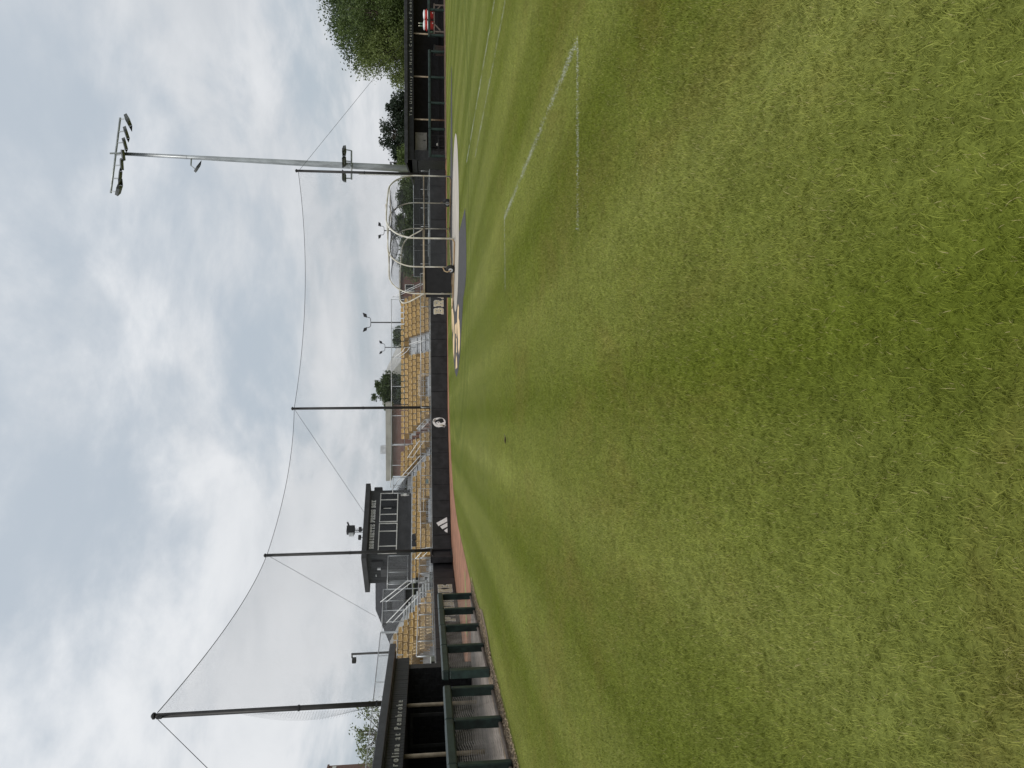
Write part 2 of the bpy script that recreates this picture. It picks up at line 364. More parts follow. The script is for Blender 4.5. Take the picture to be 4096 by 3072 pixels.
sheet('home_turf', [(0.35, 36.5), (0.67, 34.5), (1.4, 32.5), (2.13, 31.5), (2.75, 30.6), (3.45, 29.6), (3.75, 28.0), (4.2, 27.2), (5, 27.1), (6.0, 27.4), (6.65, 27.8), (6.78, 33.0), (9.5, 39), (12.2, 40.2), (17.3, 40.6), (17.8, 41.2), (16, 42.6), (12, 44.2), (8, 44.5), (4.6, 43.5), (2.5, 41.7), (1.3, 40.2), (0.62, 38.5)], 0.010, TURFD)
bc = [(8.0+4.35*cos(2*pi*i/48), 37.0+4.15*sin(2*pi*i/48)) for i in range(48)]
sheet('batting_turf', bc, 0.016, TURFB)
LOGO = [
 [(3.01, 35.83), (3.04, 38.02), (2.6, 37.7), (2.49, 36.61), (2.29, 37.0), (1.99, 36.46), (0.77, 37.59), (0.81, 35.46), (1.42, 36.05), (1.32, 36.42), (1.57, 36.74), (1.55, 35.69), (2.22, 35.94), (2.29, 36.64), (2.42, 35.91)],
 [(3.74, 34.22), (3.47, 33.39), (3.02, 33.7), (2.83, 33.0), (2.18, 32.4), (1.68, 32.69), (1.34, 33.61), (1.69, 34.49), (2.1, 34.44), (2.36, 35.05), (2.81, 35.39), (3.43, 35.1)],
 [(4.14, 40.76), (3.67, 39.54), (3.26, 39.18), (2.6, 38.63), (1.31, 39.48), (1.77, 40.69), (2.44, 41.03), (2.83, 40.09), (3.39, 40.7)],
 [(5.05, 43.27), (4.78, 41.11), (3.92, 40.8), (2.87, 41.69), (3.21, 42.59), (4.08, 42.84)]]
lg = thing('turf_emblem', 'gold inlaid lettering on the charcoal home plate turf', 'emblem', (2.5, 37, 0.016))
for p in LOGO:
    mb = MB(); mb.v = [(x, y, 0.017) for x, y in p]
    a = sum(p[i][0]*p[(i+1) % len(p)][1]-p[(i+1) % len(p)][0]*p[i][1] for i in range(len(p)))
    mb.f = [tuple(range(len(p))) if a > 0 else tuple(range(len(p)))[::-1]]; mb.m = [0]
    part('gold_inlay', mb, TURFG, lg)
K = 5200; yv = RNG.uniform(8, 25, K); xv = -6.45-0.02*(yv-12)-np.abs(RNG.normal(0, 0.22, K))+0.2; an = RNG.random(K)*6.28; sz_ = RNG.uniform(0.008, 0.03, K)
V = np.zeros((K, 4, 3))
for j in range(4): V[:, j, 0] = xv+sz_*np.cos(an+j*pi/2)*(1, .4, 1, .4)[j]; V[:, j, 1] = yv+sz_*np.sin(an+j*pi/2)*(1, .4, 1, .4)[j]; V[:, j, 2] = RNG.uniform(0.02, 0.05, K)
_o = bpy.data.objects.new('wood_chips', npmesh('wood_chips', V.reshape(-1, 3), np.arange(K*4).reshape(-1, 4), [M('wood_chip', (0.30, 0.23, 0.15), 0.9, island=1.3)], 4)); COL.objects.link(_o)
tag(_o, 'pale wood chips scattered along the left dugout railing', 'wood chips', kind='stuff')
# chalk lines: dusted flecks along each line
def chalk(name, a, b, w, dens, label):
    a, b = np.array(a), np.array(b); L = np.linalg.norm(b-a); d = (b-a)/L; nn = np.array((-d[1], d[0])); K = int(L*dens)
    t = RNG.random(K)*L; o = RNG.normal(0, w/2.6, K); keep = RNG.random(K) < 0.6+0.3*np.sin(t*2.3+o*9)+0.2*np.sin(t*7.1+1)
    t, o = t[keep], o[keep]; K = len(t)
    c = a+np.outer(t, d)+np.outer(o, nn); s = RNG.uniform(0.0015, 0.0042, K); an = RNG.random(K)*6.28
    V = np.zeros((K, 4, 3)); z = RNG.uniform(0.006, 0.024, K)
    for j in range(4):
        V[:, j, 0] = c[:, 0]+s*np.cos(an+j*pi/2); V[:, j, 1] = c[:, 1]+s*np.sin(an+j*pi/2); V[:, j, 2] = z+RNG.normal(0, 0.004, K)
    me = npmesh(name, V.reshape(-1, 3), np.arange(K*4).reshape(-1, 4), [CHALK], 4)
    ob = bpy.data.objects.new(name, me); COL.objects.link(ob); tag(ob, kind='stuff', label=label, cat='chalk line')
chalk('chalk_line', (3.14, 13.9), (3.36, 7.05), 0.085, 720, 'broken white chalk line running away from the camera on the grass')
chalk('chalk_line', (3.36, 7.08), (1.5, 7.1), 0.075, 650, 'faint short white chalk line nearest the camera')
chalk('chalk_line', (3.14, 13.85), (1.75, 13.8), 0.035, 420, 'thin faint chalk line joining the far end of the broken line')
chalk('chalk_line', (8.2, 11.5), (7.98, 26.5), 0.055, 560, 'pale chalk foul line at the right, outer of two')
chalk('chalk_line', (7.05, 13.5), (6.8, 22.0), 0.075, 380, 'pale chalk line at the right, inner of two')
# a fallen brown leaf lying on the lawn
mb = MB(); q = (-1.02, 13.62)
mb.v = [(q[0]-.10, q[1], .045), (q[0]-.03, q[1]-.045, .06), (q[0]+.05, q[1]-.04, .05), (q[0]+.11, q[1]+.01, .075), (q[0]+.04, q[1]+.05, .055), (q[0]-.04, q[1]+.045, .065), (q[0], q[1], .035)]
mb.f = [(6, i, (i+1) % 6) for i in range(6)]; mb.m = [0]*6
obj('fallen_leaf', mb, M('brown_leaf', (0.06, 0.035, 0.018), 0.8), 'small curled brown leaf lying alone on the lawn', 'leaf')

# grass blades: a few tiles of blades, instanced over the lawn near the camera
def inside(px, py, poly):
    c = False; n = len(poly)
    for i in range(n):
        x0, y0 = poly[i]; x1, y1 = poly[(i+1) % n]
        if (y0 > py) != (y1 > py) and px < (x1-x0)*(py-y0)/(y1-y0)+x0: c = not c
    return c
TS = 0.5
def blade_tile(i, K=5600):
    T_ = 420; tx, ty, ta, th = RNG.uniform(-TS/2, TS/2, T_), RNG.uniform(-TS/2, TS/2, T_), RNG.random(T_)*2*pi, RNG.uniform(0.65, 1.35, T_)
    ti = RNG.integers(0, T_, K); cl_ = RNG.random(K) < 0.5
    x = np.where(cl_, tx[ti]+RNG.normal(0, 0.008, K), RNG.uniform(-TS/2, TS/2, K)); y = np.where(cl_, ty[ti]+RNG.normal(0, 0.008, K), RNG.uniform(-TS/2, TS/2, K))
    h = RNG.uniform(0.010, 0.024, K)*(1+0.45*(RNG.random(K) < 0.06)); an = np.where(cl_, ta[ti]+RNG.normal(0, 1.0, K), RNG.random(K)*2*pi); h = h*np.where(cl_, th[ti], 0.8); ln = RNG.uniform(0.25, 1.5, K)*h
    w = RNG.uniform(0.0008, 0.0016, K); lx, ly = np.cos(an)*ln, np.sin(an)*ln
    wa = an + pi/2 + RNG.normal(0, 0.5, K); wx, wy = np.cos(wa)*w, np.sin(wa)*w
    V = np.zeros((K, 5, 3))
    V[:, 0] = np.stack([x-wx, y-wy, np.zeros(K)], 1); V[:, 1] = np.stack([x+wx, y+wy, np.zeros(K)], 1)
    V[:, 2] = np.stack([x+lx*.4+wx*.8, y+ly*.4+wy*.8, h*.68], 1); V[:, 3] = np.stack([x+lx*.4-wx*.8, y+ly*.4-wy*.8, h*.68], 1)
    V[:, 4] = np.stack([x+lx, y+ly, h], 1)
    b = np.arange(K)*5
    F = np.concatenate([np.stack([b, b+1, b+2], 1), np.stack([b, b+2, b+3], 1), np.stack([b+3, b+2, b+4], 1)])
    me = npmesh('grass_tile', V.reshape(-1, 3), F, [BLADE], 3)
    at = me.attributes.new('bl', 'FLOAT', 'POINT'); at.data.foreach_set('value', np.repeat(RNG.random(K), 5).astype(np.float32))
    return bpy.data.objects.new('grass_tile', me)
tiles = [blade_tile(i) for i in range(4)]
pts, rot, idx, scz = [], [], [], []
yy = 0.9
while yy < 53.5:
    half = 0.56*yy+0.9; k = int(half/TS)+1; sv = max(0.10, min(1.0, 1.0-(yy-4)/17))
    for i in range(-k, k+1):
        xx = i*TS
        if xx < (-6.3 if yy < 25 else -6.9): continue
        pts.append((xx, yy, 0.001)); rot.append(random.randrange(4)*pi/2); idx.append(random.randrange(4)); scz.append((random.uniform(0.85, 1.15) if sv > 0.3 else 1)*sv)
    yy += TS
me = bpy.data.meshes.new('lawn_grass'); me.from_pydata(pts, [], [])
a = me.attributes.new('rz', 'FLOAT', 'POINT'); a.data.foreach_set('value', rot)
a = me.attributes.new('sz', 'FLOAT', 'POINT'); a.data.foreach_set('value', scz)
a = me.attributes.new('ix', 'INT', 'POINT'); a.data.foreach_set('value', idx)
lawn = bpy.data.objects.new('lawn_grass', me); COL.objects.link(lawn)
tag(lawn, 'short mown grass blades of the lawn nearest the camera', 'grass', kind='stuff')
ng = bpy.data.node_groups.new('lawn_blades', 'GeometryNodeTree')
ng.interface.new_socket('Geometry', in_out='INPUT', socket_type='NodeSocketGeometry'); ng.interface.new_socket('Geometry', in_out='OUTPUT', socket_type='NodeSocketGeometry')
gi = ng.nodes.new('NodeGroupInput'); go = ng.nodes.new('NodeGroupOutput')
ip = ng.nodes.new('GeometryNodeInstanceOnPoints'); ip.inputs['Pick Instance'].default_value = True
jn = ng.nodes.new('GeometryNodeJoinGeometry')
for t_ in tiles:
    oi = ng.nodes.new('GeometryNodeObjectInfo'); oi.inputs['Object'].default_value = t_; oi.inputs['As Instance'].default_value = True
    ng.links.new(oi.outputs['Geometry'], jn.inputs[0])
na = ng.nodes.new('GeometryNodeInputNamedAttribute'); na.data_type = 'FLOAT'; na.inputs[0].default_value = 'rz'
ni = ng.nodes.new('GeometryNodeInputNamedAttribute'); ni.data_type = 'INT'; ni.inputs[0].default_value = 'ix'
cx = ng.nodes.new('ShaderNodeCombineXYZ'); ng.links.new(na.outputs[0], cx.inputs[2])
ng.links.new(gi.outputs[0], ip.inputs['Points']); ng.links.new(jn.outputs[0], ip.inputs['Instance'])
ng.links.new(ni.outputs[0], ip.inputs['Instance Index']); ng.links.new(cx.outputs[0], ip.inputs['Rotation'])
ns = ng.nodes.new('GeometryNodeInputNamedAttribute'); ns.data_type = 'FLOAT'; ns.inputs[0].default_value = 'sz'
cz_ = ng.nodes.new('ShaderNodeCombineXYZ'); cz_.inputs[0].default_value = 1; cz_.inputs[1].default_value = 1; ng.links.new(ns.outputs[0], cz_.inputs[2]); ng.links.new(cz_.outputs[0], ip.inputs['Scale'])
ng.links.new(ip.outputs[0], go.inputs[0])
lawn.modifiers.new('blades', 'NODES').node_group = ng

# ------------------------------------------------------------------ lettering
L_ = lambda *r: [('r', q) if len(q) == 4 and not isinstance(q[0], tuple) else ('p', q) for q in r]
STEM = (1, 0, 4, 12)
SLAB = {
 'E': L_(STEM, (0, 0, 10, 2.6), (0, 9.4, 10, 12), (4, 4.8, 7.5, 7.2), (7.6, 2.6, 10, 4.2), (7.6, 7.8, 10, 9.4)),
 'B': L_(STEM, (0, 0, 8.6, 2.6), (0, 9.4, 8.4, 12), (4, 4.8, 8, 7.2), (6.8, 6.8, 9.5, 10.8), (7, 1.2, 10, 6.2)),
 'R': L_(STEM, (0, 0, 5, 2.2), (0, 9.4, 8.6, 12), (4, 4.6, 8, 7), (7, 5.4, 10, 10.8), ((5.4, 5), (8.2, 5), (9.4, 2.2), (10.4, 2.2), (10.4, 0), (6.8, 0), (6.4, 2.5))),
 'O': L_((0, 1.6, 3, 10.4), (7, 1.6, 10, 10.4), (1.4, 0, 8.6, 2.6), (1.4, 9.4, 8.6, 12)),
 'P': L_(STEM, (0, 0, 5, 2.2), (0, 9.4, 8.6, 12), (4, 4, 8.6, 6.4), (7, 5, 10, 10.8)),
 'M': L_((0.9, 0, 3.2, 12), (6.8, 0, 9.1, 12), (0, 0, 4, 2.2), (6, 0, 10, 2.2), (0, 10, 3.4, 12), (6.6, 10, 10, 12), ((2.2, 12), (4, 11), (5, 7.5), (6, 11), (7.8, 12), (5.9, 3.5), (4.1, 3.5))),
 'K': L_(STEM, (0, 0, 5, 2.2), (0, 9.8, 5, 12), ((4, 4.6), (4, 7.2), (6.6, 10), (6.2, 10), (6.2, 12), (10, 12), (10, 10), (9.5, 10), (6, 5.6)), ((5, 7), (7, 6.6), (9.5, 2.1), (10.3, 2.1), (10.3, 0), (6, 0), (6, 2.1), (6.5, 2.1))),
 'I': L_((3.5, 0, 6.5, 12), (1.8, 0, 8.2, 2.2), (1.8, 9.8, 8.2, 12)),
 'N': L_((0.9, 0, 3.2, 12), (6.8, 0, 9.1, 12), ((1.5, 12), (4, 12), (8.5, 0), (6.4, 0)), (0, 0, 4.1, 2.1), (0, 9.9, 3.6, 12), (5.9, 9.9, 10, 12)),
 'T': L_((3.5, 0, 6.5, 12), (2, 0, 8, 2.2), (0, 9.6, 10, 12), (0, 7.2, 2.2, 9.6), (7.8, 7.2, 10, 9.6)),
 'S': L_((1, 9.4, 9, 12), (0, 6, 3, 11), (1, 4.8, 9, 7.2), (7, 1, 10, 6), (1, 0, 9, 2.6), (7.4, 7.8, 10, 11), (0, 1, 2.6, 4.2)),
 'X': L_(((0.6, 12), (4, 12), (9.6, 0), (6.2, 0)), ((6.2, 12), (9.4, 12), (4, 0), (0.6, 0)), (0, 0, 4.6, 2), (5.4, 0, 10, 2), (0, 10, 4.6, 12), (5.4, 10, 10, 12)),
 'A': L_(((3.2, 12), (5.4, 12), (3.6, 0), (1, 0)), ((4.4, 12), (6.8, 12), (9.2, 0), (6.4, 0)), (3, 3, 7, 5), (0, 0, 4.2, 2), (5.8, 0, 10, 2), (2.8, 10.4, 7, 12)),
 'V': L_(((3.4, 0), (5.6, 0), (3.6, 12), (1, 12)), ((4.4, 0), (6.6, 0), (9.2, 12), (6.4, 12)), (0, 10, 4.2, 12), (5.8, 10, 10, 12))}
def slab_text(txt, T, s0, width, z0, h, d, parent, fill, edge=None, sp=0.22):
    units = sum(0.6 if c == ' ' else 1 for c in txt); cell = width/units; s = s0; e = 0.38
    for c in txt:
        if c == ' ': s += cell*0.6; continue
        lw = cell*(1-sp)/10; lh = h/12
        for layer in ((1, 0) if edge else (0,)):
            mb = MB()
            for i, (k, q) in enumerate(SLAB[c]):
                g = e if layer else 0
                P = [(q[0]-g, q[1]-g), (q[2]+g, q[1]-g), (q[2]+g, q[3]+g), (q[0]-g, q[3]+g)] if k == 'r' else q
                if k == 'p' and layer:
                    mx = sum(p[0] for p in q)/len(q); my = sum(p[1] for p in q)/len(q)
                    P = [(p[0]+(e if p[0] > mx else -e), p[1]+(e if p[1] > my else -e)) for p in q]
                dd = d+(0.0 if layer else 0.012)+0.0012*i
                mb.prism([(s+p[0]*lw, z0+p[1]*lh) for p in P], T, -dd, 0.0)
            if layer: par = part('letter', mb, edge, parent)
            else: part('letter_face' if edge else 'letter', mb, fill, par if edge else parent)
        s += cell
def glyph_text(txt, T, s0, width, z0, h, d, parent, mat):
    G = {}; dg = None
    for c in set(txt)-{' '}:
        cu = bpy.data.curves.new('glyph', 'FONT'); cu.body = c; cu.size = 1.0
        to = bpy.data.objects.new('glyph', cu); COL.objects.link(to)
        bpy.context.view_layer.update()
        me = to.evaluated_get(bpy.context.evaluated_depsgraph_get()).to_mesh()
        V = [v.co.copy() for v in me.vertices]; F = [tuple(p.vertices) for p in me.polygons]
        G[c] = (V, F, min(v.x for v in V), max(v.x for v in V))
        bpy.data.objects.remove(to); bpy.data.curves.remove(cu)
    gapw = 0.34; tot = sum(0.45 if c == ' ' else (G[c][3]-G[c][2])*0.8+gapw for c in txt)-gapw; k = width/tot; s = s0; kz = h/0.72
    for c in txt:
        if c == ' ': s += 0.45*k; continue
        V, F, a, b = G[c]; mb = MB(); n = len(V)
        from collections import Counter
        mb.v = [tuple(T(s+(v.x-a)*0.8*k, -d, z0+v.y*kz)) for v in V] + [tuple(T(s+(v.x-a)*0.8*k, 0, z0+v.y*kz)) for v in V]
        mb.f = list(F); ed = Counter()
        for f in F:
            for i in range(len(f)): ed[(f[i], f[(i+1) % len(f)])] += 1
        for (i, j) in ed:
            if (j, i) not in ed: mb.f.append((j, i, n+i, n+j))
        mb.m = [0]*len(mb.f)
        part('letter', mb, mat, parent); s += ((b-a)*0.8+gapw)*k

# ------------------------------------------------------------------ padded walls
WH = 1.18
FA, LA = frame(-11.45, 28.0, 86.6), 17.73          # left wall, s runs away from the camera
FB, LB = frame(-10.4, 45.7, 37.3), 10.9            # angled wall
FC, LC = frame(-1.72, 52.31, 4.0), 17.3            # far wall
def flipn(F): return lambda s, n, z: F(s, -n, z)
def wall(name, F, L, label, sgn):
    w = thing(name, label, 'wall', F(L/2, 0, 0))
    G = (lambda s, n, z: F(s, n*sgn, z))
    part('backing', MB().box(0, L, 0.085, 0.2, 0, WH-0.012, 0, G), BLACKM, w)
    part('cap_rail', MB().box(0, L, 0.02, 0.2, WH-0.01, WH+0.03, 0, G), GALV, w)
    n = round(L/1.2); p = L/n
    for i in range(n):
        k = random.uniform(-0.008, 0.008)
        part('pad', MB().bevbox(i*p+0.007, (i+1)*p-0.007, k, 0.083, 0.03, WH-0.015, 0.018, 0, G), BLACKPAD, w)
    return w, G
wa, GA = wall('padded_wall', FA, LA, 'black padded wall with PEMBROKE in gold block letters', 1)
wb, GB = wall('padded_wall', FB, LB, 'black padded wall with a white striped mark and round emblem below press box', 1)
wc, GC = wall('padded_wall', FC, LC, 'black padded wall with BRAVES in gold letters behind the batting cage', 1)
slab_text('PEMBROKE', GA, 6.55, 5.35, 0.215, 0.72, 0.012, wa, LETG, LETW)
slab_text('BRAVES', GC, 6.75, 3.3, 0.26, 0.66, 0.012, wc, LETG, LETW)
for pts in ([(0.80, 0), (1.10, 0.02), (0.72, 0.69), (0.50, 0.56)], [(0.44, 0), (0.725, 0), (0.455, 0.45), (0.27, 0.32)], [(0.03, 0), (0.336, 0), (0.19, 0.21), (0.065, 0.115)]):
    part('white_stripe', MB().prism([(1.33+a, 0.225+b) for a, b in pts], GB, -0.012, 0.0), LETW, wb)
def embl(pts): return [(9.75-(y-735)*0.00152, 0.61-(v-830)*0.00119) for v, y in pts]
em = part('emblem', MB().prism(embl([(445, 650), (470, 570), (540, 520), (640, 490), (850, 460), (1000, 490), (1100, 540), (1170, 620), (1195, 720), (1180, 800), (1150, 850), (1225, 900), (1150, 930), (1170, 985), (1100, 1000), (950, 975), (800, 1005), (650, 980), (550, 920), (470, 820), (440, 730)]), GB, -0.010, 0), LETW, wb, label='oval white, black and taupe team emblem')
for i, (mt, pts) in enumerate([
  (BLACKM, [(570, 660), (640, 600), (740, 575), (950, 510), (1050, 545), (1070, 600), (1080, 650), (1120, 700), (1000, 760), (900, 790), (850, 830), (700, 850), (620, 810), (575, 740)]),
  (LETW, [(610, 770), (700, 715), (740, 690), (840, 700), (850, 740), (930, 790), (1100, 715), (1120, 705), (1140, 760), (1120, 830), (1085, 780), (950, 830), (880, 855), (800, 855), (700, 830)]),
  (LETG, [(800, 885), (880, 868), (1000, 860), (1090, 885), (1040, 920), (930, 930)]),
  (BLACKM, [(980, 945), (1110, 890), (1200, 895), (1140, 915), (1120, 935), (1150, 975), (1080, 985)]),
  (BLACKM, [(720, 735), (760, 710), (830, 720), (820, 745), (750, 765)]),
  (M('taupe_print', (0.33, 0.29, 0.25), 0.5), [(470, 640), (540, 560), (620, 540), (600, 620), (560, 650), (550, 730), (490, 700)]),
  (M('grey_print', (0.38, 0.38, 0.38), 0.5), [(740, 570), (840, 490), (940, 500), (820, 540)])]):
    part('emblem_detail', MB().prism(embl(pts), GB, -0.012-0.002*i, -0.0095), mt, em)
for cx_, cy_ in ((-10.4, 45.7), (-1.72, 52.31)):
    part('corner_pad', MB().tube([(cx_-0.03, cy_+0.06, 0.0), (cx_-0.03, cy_+0.06, WH-0.02)], 0.12, 12), BLACKPAD, wb)
# the gate in the corner of the wall, framed in black
gt = thing('padded_gate', 'black framed padded gate standing proud at the wall corner', 'gate', FA(16.1, -0.2, 0))
part('door_panel', MB().bevbox(15.55, 17.0, -0.34, -0.28, 0.08, 1.16, 0.02, 0, GA), BLACKPAD, gt)
fr = MB()
for a, b, c, d in ((15.35, 15.53, 0.0, 1.3), (17.02, 17.2, 0.0, 1.3), (15.35, 17.2, 1.2, 1.31), (15.35, 17.2, 0.0, 0.075)): fr.bevbox(a, b, -0.46, -0.1, c, d, 0.015, 0, GA)
part('gate_frame', fr, BLACKM, gt)
part('latch', MB().box(15.6, 15.68, -0.36, -0.335, 0.18, 0.28, 0, GA), GALV, gt)

# ------------------------------------------------------------------ chain link and rails
def chainlink(F, s0, s1, z0, z1, n=0.0, cell=0.085, r=0.003):
    mb = MB(); st = cell*1.414; w, h = s1-s0, z1-z0; k = -h
    while k < w:
        for d in (0, 1):
            a0, a1 = max(0, k), min(w, k+h)
            if a1-a0 > 0.03:
                p = [(a0, a0-k), (a1, a1-k)]
                if d: p = [(a, h-b) for a, b in p]
                mb.tube([F(s0+a, n, z0+b) for a, b in p], r, 3, cap=False)
        k += st
    return mb
def pipe(mb, F, pts, r=0.024, n=6): mb.tube([F(*p) for p in pts], r, n); return mb
def fence(name, F, s0, s1, z0, z1, label, n=0.0, step=2.4, mesh=True, rail=ALU, cell=0.085, mid=False, foot=None, group=None):
    o = thing(name, label, 'fence', F((s0+s1)/2, n, foot if foot is not None else z0), group)
    part('top_rail', pipe(MB(), F, [(s0, n, z1), (s1, n, z1)], 0.027), rail, o, True)
    part('bottom_rail', pipe(MB(), F, [(s0, n, z0+0.06), (s1, n, z0+0.06)], 0.02), GALV, o, True)
    if mid: part('mid_rail', pipe(MB(), F, [(s0, n, (z0+z1)/2), (s1, n, (z0+z1)/2)], 0.02), GALV, o, True)
    k = max(1, round((s1-s0)/step))
    for i in range(k+1):
        s = s0+(s1-s0)*i/k
        part('post', pipe(MB(), F, [(s, n+0.03, foot if foot is not None else z0), (s, n+0.03, z1)], 0.03), GALV, o, True)
    if mesh: part('chain_link', chainlink(F, s0, s1, z0+0.06, z1, n, cell), rail if rail is BLACKM else GALV, o, kind='stuff')
    return o
fence('wall_top_fence', FA, 3.2, LA-0.3, WH+0.02, 1.97, 'chain link panels on top of the PEMBROKE wall', 0.12, 1.6)
fence('wall_top_fence', FB, 0.4, LB-0.1, WH+0.02, 1.90, 'low rail and chain link on the wall below the press box', 0.12, 1.75)
fence('wall_top_fence', FC, 0.1, 9.7, WH+0.02, 1.87, 'low rail and chain link on the far wall before the gold seats', 0.12, 2.4)
fence('wall_top_fence', FC, 10.4, 17.2, WH+0.02, 1.87, 'low rail on the far wall seen through the batting cage', 0.12, 1.4, True, BLACKM)

# ------------------------------------------------------------------ stands
RUN, RISE, ZF0 = 0.80, 0.325, 0.75
zf = lambda k: ZF0+RISE*k
OFF = 2.0
def stand(name, label, F, rows, span, fr=BLACKM):
    s = thing(name, label, 'grandstand', F((span(0)[0]+span(0)[1])/2, OFF, 0))
    for k in rows:
        a, b = span(k); n = OFF+RUN*k
        part('tread', MB().box(a, b, n-0.33, n+0.46, zf(k)-0.05, zf(k), 0, F), ALU, s)
        part('riser', MB().box(a, b, n+0.463, n+0.485, zf(k)-0.04, zf(k)+RISE-0.055, 0, F), ALU, s)
        for i in range(int((b-a)/3.2)+2):
            x = min(a+0.1+i*3.2, b-0.1)
            if i and x == b-0.1 and a+0.1+(i-1)*3.2 >= b-0.1: continue
            part('support_leg', MB().box(x-0.03, x+0.03, n+0.05, n+0.11, 0, zf(k)-0.052, 0, F), fr, s)
    return s
# one seat, built facing -y
def seat_parts():
    W2 = 0.194; o = [(-W2, 0.575), (-W2*0.3, 0.575), (W2*0.35, 0.60), (W2, 0.605), (W2, 0.755), (W2-0.025, 0.79), (W2-0.06, 0.805), (-W2+0.06, 0.805), (-W2+0.025, 0.79), (-W2, 0.755)]
    T = lambda a, d, c: (a, 0.16+0.20*(c-0.4)+d-0.05*(1-(a/W2)**2)*0+0.25*a*a, c)
    mb = MB(); b = 0
    inn = [(x*0.88, 0.69+(z-0.69)*0.76) for x, z in o]
    n = len(o)
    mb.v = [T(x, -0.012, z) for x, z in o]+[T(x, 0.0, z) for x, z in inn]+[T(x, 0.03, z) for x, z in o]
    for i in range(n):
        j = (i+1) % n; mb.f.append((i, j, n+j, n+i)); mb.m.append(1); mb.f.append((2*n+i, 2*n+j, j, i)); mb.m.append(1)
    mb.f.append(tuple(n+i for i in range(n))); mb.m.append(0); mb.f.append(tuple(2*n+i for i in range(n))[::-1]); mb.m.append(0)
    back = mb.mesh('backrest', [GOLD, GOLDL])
    pan = MB().prism([(-0.205, 0.16), (0.205, 0.16), (0.21, 0.50), (0.17, 0.56), (0.08, 0.57), (0.0, 0.535), (-0.09, 0.51), (-0.205, 0.50)],
                     lambda a, d, c: (a, 0.02+d+0.22*(c-0.2)-0.35*a*a+0.015, c), 0.0, 0.07)
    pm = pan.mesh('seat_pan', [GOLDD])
    tg = MB().lathe([(0.021, 0), (0.021, 0.006)], (0, 0, 0), 10, 0, 'y')
    tg.v = [(x+0.10, y+0.20, z+0.735) for x, y, z in tg.v]; tm = tg.mesh('number_tag', [TAGM])
    br = MB()
    for x in (-0.17, 0.17): br.box(x-0.02, x+0.02, 0.10, 0.16, 0.0, 0.42)
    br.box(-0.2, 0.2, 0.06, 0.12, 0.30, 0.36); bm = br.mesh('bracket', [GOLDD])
    return [('backrest', back), ('seat_pan', pm), ('number_tag', tm), ('bracket', bm)]
SP = seat_parts(); NSEAT = 0
BLKS = M('black_seat_cover', (0.02, 0.02, 0.022), 0.5)
def seat(loc, rz, label, group, dark=False):
    global NSEAT; NSEAT += 1
    o = bpy.data.objects.new('stadium_seat', None); COL.objects.link(o); o.location = loc; o.rotation_euler = (0, 0, rz); o.empty_display_size = 0.2
    tag(o, label, 'seat', group)
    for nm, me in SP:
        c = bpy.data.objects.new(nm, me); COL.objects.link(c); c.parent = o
    if dark:
        mb = MB().prism([(-0.21, 0.42), (0.21, 0.42), (0.21, 0.77), (0.15, 0.825), (-0.15, 0.825), (-0.21, 0.77)], lambda a, d, c: (a, 0.16+0.20*(c-0.4)+d, c), -0.055, 0.06)
        c = bpy.data.objects.new('seat_cover', mb.mesh('seat_cover', [BLKS])); COL.objects.link(c); c.parent = o
        tag(c, 'black padded seat cover')
GRP = 'gold stadium seats behind the padded walls'
PITCHS = 0.462
def seat_row(F, deg, k, s0, s1, sec, shift=0.0, dark=(), off=OFF):
    n = int((s1-s0)/PITCHS+0.3); s = s0+PITCHS/2+shift
    for i in range(n):
        if s > s1-PITCHS*0.3: break
        p = F(s, off+RUN*k, zf(k))
        dk = i in dark
        seat(p, radians(deg)+random.uniform(-0.02, 0.02), f"{'black covered' if dk else 'gold'} stadium seat, {ORD[k+1]} row up, {ORD[i+1]} from left, {sec}", GRP, dk)
        s += PITCHS
spC = lambda k: (-0.35-0.30*k, 9.2)
spB = lambda k: (0.2, 11.0+0.25*k) if k < 4 else (8.3, 11.0+0.25*k)
stC = stand('grandstand', 'aluminium stand under the gold seats of the far section', FC, range(7), spC)
stB = stand('grandstand', 'aluminium stand under the gold seats below the press box', FB, range(7), spB)
